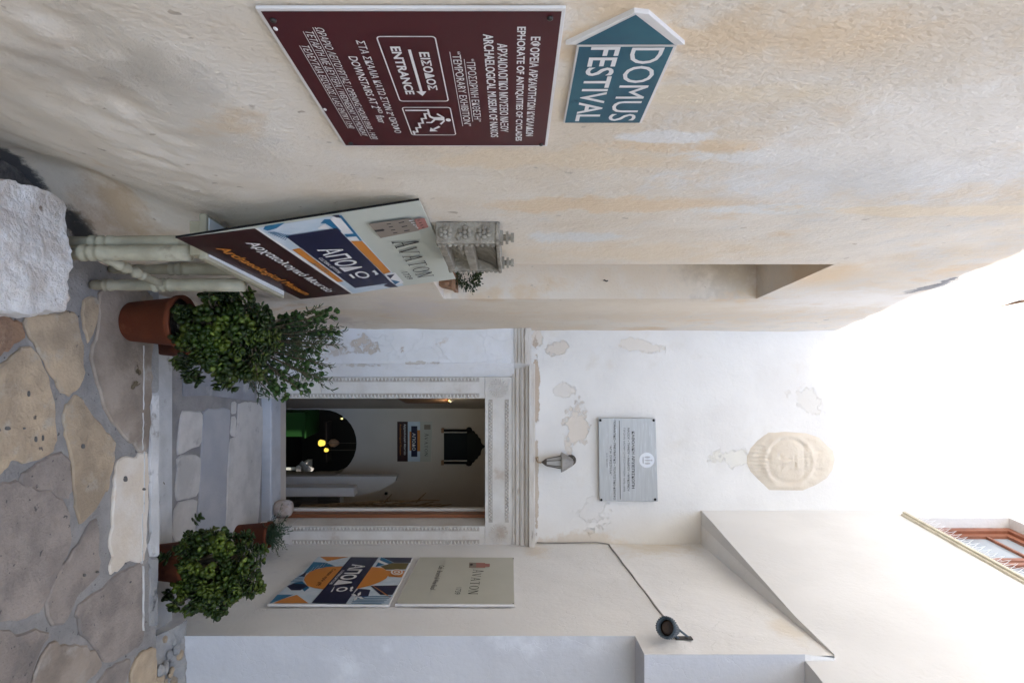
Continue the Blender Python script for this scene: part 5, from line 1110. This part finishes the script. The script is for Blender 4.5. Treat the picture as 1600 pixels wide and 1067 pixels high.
def jade(t, base, cen, rad, seed, nros=150, nshow=285, shell=(.45, 1.0), bumpy=.22, bias=None):
    rn = random.Random(seed); leaves = []; stems = MB()
    base = Vector(base); cen = Vector(cen)
    main = []
    for k in range(9):
        d = Vector((rn.gauss(0, 1), rn.gauss(0, 1), rn.gauss(.3, .8))).normalized(); tip = cen + Vector((d.x * rad[0], d.y * rad[1], d.z * rad[2])) * .55
        mid = base.lerp(tip, .5) + Vector((0, 0, .03)); main.append(tip); stems.tube([base + Vector((rn.uniform(-.03, .03), rn.uniform(-.03, .03), 0)), mid, tip], [.014, .010, .007], 6)
    for k in range(nros):
        d = Vector((rn.gauss(0, 1), rn.gauss(0, 1), rn.gauss(0, 1))).normalized()
        s = rn.uniform(shell[0] ** 3, shell[1] ** 3) ** (1 / 3) * (1 + bumpy * fbm(d * 1.5 + Vector((seed, 0, 0)), 1.1))
        p = cen + Vector((d.x * rad[0], d.y * rad[1], d.z * rad[2])) * s
        if p.z < base.z + .0 and rn.random() < .5: p.z = base.z + rn.uniform(0, .05)
        ax = (d + Vector((0, 0, .55)) + Vector((rn.gauss(0, .3), rn.gauss(0, .3), rn.gauss(0, .3)))).normalized()
        if k % 3 == 0:
            m0 = min(main, key=lambda q: (q - p).length); stems.tube([m0, m0.lerp(p, .5) + Vector((0, 0, -.01)), p], [.006, .005, .004], 5)
        a = ax.orthogonal().normalized(); b = ax.cross(a)
        kind = 0 if rn.random() < .62 else 1
        for w_, (n_, out, back) in enumerate(((4, .8, .0), (4, 1.2, -.013), (4, 1.55, -.026))):
            for j in range(n_):
                th = 2 * math.pi * (j + rn.uniform(-.15, .15)) / n_ + w_ * .8; dr = (ax * math.cos(out) + (a * math.cos(th) + b * math.sin(th)) * math.sin(out)).normalized()
                kk = 2 if rn.random() < .06 else kind
                zz = (ax - dr * ax.dot(dr)); zz = (zz.normalized() + Vector((rn.gauss(0, .2), rn.gauss(0, .2), rn.gauss(0, .2)))); zz = (zz - dr * zz.dot(dr)).normalized(); yy = zz.cross(dr)
                s_ = rn.uniform(.6, 1.25) * (.95, 1.1, 1.15)[w_]; pp = p + ax * back
                leaves.append((Matrix(((dr.x * s_, yy.x * s_, zz.x * s_, pp.x), (dr.y * s_, yy.y * s_, zz.y * s_, pp.y), (dr.z * s_, yy.z * s_, zz.z * s_, pp.z), (0, 0, 0, 1))), kk))
    stems.build('stem', m_stem, t, smooth=True)
    add_leaves(t, 'leaf', leaves, JL, nshow, m_leafs)
# left jade plant
t = thing('jade_plant', 'big dark green jade plant in a terracotta pot beside the console table', 'potted plant', (-.095, 2.76, 0))
pot(t, (-.095, 2.76), .128, .255, .004); jade(t, (-.095, 2.76, .24), (-.035, 2.76, .455), (.245, .21, .235), 4, 185)
# right jade plant
t = thing('jade_plant', 'rounded dense jade plant in a terracotta pot at the step by the posters', 'potted plant', (1.25, 3.23, -.2))
pot(t, (1.25, 3.23), .125, .24, -.197); jade(t, (1.25, 3.23, .03), (1.29, 3.24, .155), (.275, .22, .275), 11, 185)
# mixed plant behind the left jade: thin leaved shrub with geranium leaves and a few red petals
t = thing('shrub_in_pot', 'straggly thin leaved shrub with red flowers in a pot behind the left jade plant', 'potted plant', (-.03, 3.33, -.2))
pot(t, (-.02, 3.33), .135, .27, -.197)
OL = [leaf_mesh('narrow_leaf', .036, .008, m_olive, .0012, .1, 6), leaf_mesh('geranium_leaf', .034, .030, m_ivy, .001, .25, 7), leaf_mesh('petal', .022, .016, m_red, .001, .2, 6)]
rn = random.Random(21); leaves = []; stems = MB()
for k in range(78):
    tip = Vector((rn.uniform(-.20, .33), 3.33 + rn.uniform(-.14, .22), rn.uniform(.38, .86)))
    tip.z -= .35 * max(0, tip.x - .1)
    p0 = Vector((-.02 + rn.uniform(-.05, .05), 3.33 + rn.uniform(-.05, .05), .06)); mid = p0.lerp(tip, .55) + Vector((0, 0, .10)); pts = [p0.lerp(mid, q) .lerp(mid.lerp(tip, q), q) for q in (0, .15, .3, .45, .6, .7, .8, .9, 1)]
    stems.tube(pts, [.005 - .0004 * i for i in range(9)], 5)
    kind = 1 if (k % 2 == 0 and tip.z < .70) or tip.x < -.05 and k % 2 else 0
    for i in range(2, 9):
        for j in range(6 if kind == 0 else 4):
            p = pts[i].lerp(pts[i - 1], rn.random()); d = Vector((rn.gauss(0, 1), rn.gauss(0, 1), rn.gauss(.1, .7))).normalized() + (pts[i] - pts[i - 1]).normalized() * .9
            if kind == 1: p = p + d.normalized() * .02
            leaves.append((orient(p, d, rn.uniform(-1.5, 1.5), rn.uniform(.7, 1.25)), kind))
for (px, py) in ((405, 528), (420, 531), (436, 533), (335, 532), (350, 548), (402, 560)):
    c = pt(px, py, 3.15)
    for j in range(5): leaves.append((orient(c, Vector((rn.gauss(0, 1), -.3 + rn.gauss(0, .5), rn.gauss(0, 1))), rn.uniform(0, 3), 1.0), 2))
stems.build('stem', m_stem, t, smooth=True); add_leaves(t, 'leaf', leaves, OL, 280, [m_olive, m_ivy, m_red])
# small pot with feathery plant by the door
t = thing('feathery_plant', 'small terracotta pot with feathery green plant at the right door jamb', 'potted plant', (1.60, 4.72, FLOOR))
pot(t, (1.60, 4.72), .105, .275, FLOOR + .002)
FE = [leaf_mesh('feathery_leaf', .030, .0045, m_fern, .0008, .2, 6)]; leaves = []; stems = MB(); rn = random.Random(5)
for k in range(60):
    d = Vector((rn.gauss(.05, .5), rn.gauss(0, .5), rn.uniform(.3, 1.2))).normalized(); L_ = rn.uniform(.10, .24); p0 = Vector((1.60 + rn.uniform(-.05, .05), 4.72 + rn.uniform(-.05, .05), -.17)); pts = [p0 + d * L_ * q / 5 + Vector((0, 0, -.05 * (q / 5) ** 2)) for q in range(6)]
    stems.tube(pts, .0016, 4)
    for i in range(1, 6):
        for j in range(4): leaves.append((orient(pts[i], Vector((rn.gauss(0, 1), rn.gauss(0, 1), rn.gauss(.4, .7))) + d, rn.uniform(-1, 1), rn.uniform(.7, 1.2)), 0))
stems.build('stem', m_fern, t); add_leaves(t, 'leaf', leaves, FE, 0, [m_fern])
# planter in the slot niche
t = thing('niche_planter', 'small carved terracotta planter with bushy herb standing in the slot niche', 'potted plant', (-.38, 3.42, NZ0))
pc = pt(700, 435, 3.40); mb = MB()
X0, X1, Y0, Y1 = pc.x - .16, pc.x + .07, 3.32, 3.50
def ring(z, e): return [(X0 - e, Y0 - e, z), (X1 + e, Y0 - e, z), (X1 + e, Y1 + e, z), (X0 - e, Y1 + e, z)]
rs = [ring(NZ0 + .001, -.02), ring(NZ0 + .075, -.004), ring(NZ0 + .077, .006), ring(NZ0 + .10, .008), ring(NZ0 + .10, -.006), ring(NZ0 + .085, -.008)]
mb.add([v for r_ in rs for v in r_], [(k * 4 + i, k * 4 + (i + 1) % 4, k * 4 + 4 + (i + 1) % 4, k * 4 + 4 + i) for k in range(5) for i in range(4)] + [(0, 3, 2, 1), (20, 21, 22, 23)])
mb.build('pot', m_ochre, t, bevel=.002)
mb = MB()
for k in range(5): mb.blob((X0 + .03 + k * .043, Y0 - .012, NZ0 + .045), (.014, .006, .02), 6, 4)
mb.build('carved_trim', m_ochre, t, smooth=True)
leaves = []; rn = random.Random(8); HB = [leaf_mesh('herb_leaf', .014, .010, m_leafs[0], .0015, .2, 6)]
for k in range(900):
    d = Vector((rn.gauss(0, 1), rn.gauss(0, 1), rn.gauss(0, 1))).normalized(); s = rn.uniform(.4, 1) ** .5 * (1 + .25 * fbm(d * 2, 1)); p = Vector((pc.x - .035, 3.40, NZ0 + .165)) + Vector((d.x * .115, d.y * .09, d.z * .085)) * s
    leaves.append((orient(p, d + Vector((0, 0, .4)), rn.uniform(-1, 1), rn.uniform(.8, 1.4)), 0))
add_leaves(t, 'leaf', leaves, HB, 0, [m_leafs[0]])
# chipped corner of the niche sill
mb = MB(); q = pt(683, 455, 3.52)
for i in range(14): mb.blob((q.x - .01 + random.uniform(-.03, .02), 3.53 + random.uniform(-.05, .05), NZ0 - .02 + random.uniform(-.03, .01)), (random.uniform(.012, .03),) * 2 + (random.uniform(.008, .02),), 7, 5)
o = mb.build('sill_rubble', M('yellowed_plaster', (.58, .50, .33), (.66, .62, .58), 20, bump=.8, bscale=60), None, smooth=True); tag(o, 'broken yellowish plaster lump at the outer corner of the slot niche sill', 'plaster lump')
# dropped leaves on the paving
rn = random.Random(31)
for (px, py, z, lab) in ((216, 577, .004, 'fallen dry leaf on the stained paving stone, nearer the flower pot'), (211, 604, .004, 'fallen dry twig on the stained paving stone'), (257, 757, -.197, 'single dark leaf on the lower step')):
    g = gpt((px, py), z); mw = orient(Vector((g[0], g[1], z + .003)), Vector((rn.uniform(-1, 1), rn.uniform(-1, 1), .1)), 0, .9)
    mb = MB()
    for k in range(1 if z < 0 else 3):
        mm = mw @ Matrix.Rotation(k * 1.3, 4, 'Z'); me = OL[1 if k else 0]; mb.add([mm @ v.co for v in me.vertices], [tuple(p.vertices) for p in me.polygons])
    top('fallen_leaf', mb, m_stem, lab, 'leaf')
for o in bpy.data.objects:
    if '_fr' in o: del o['_fr']
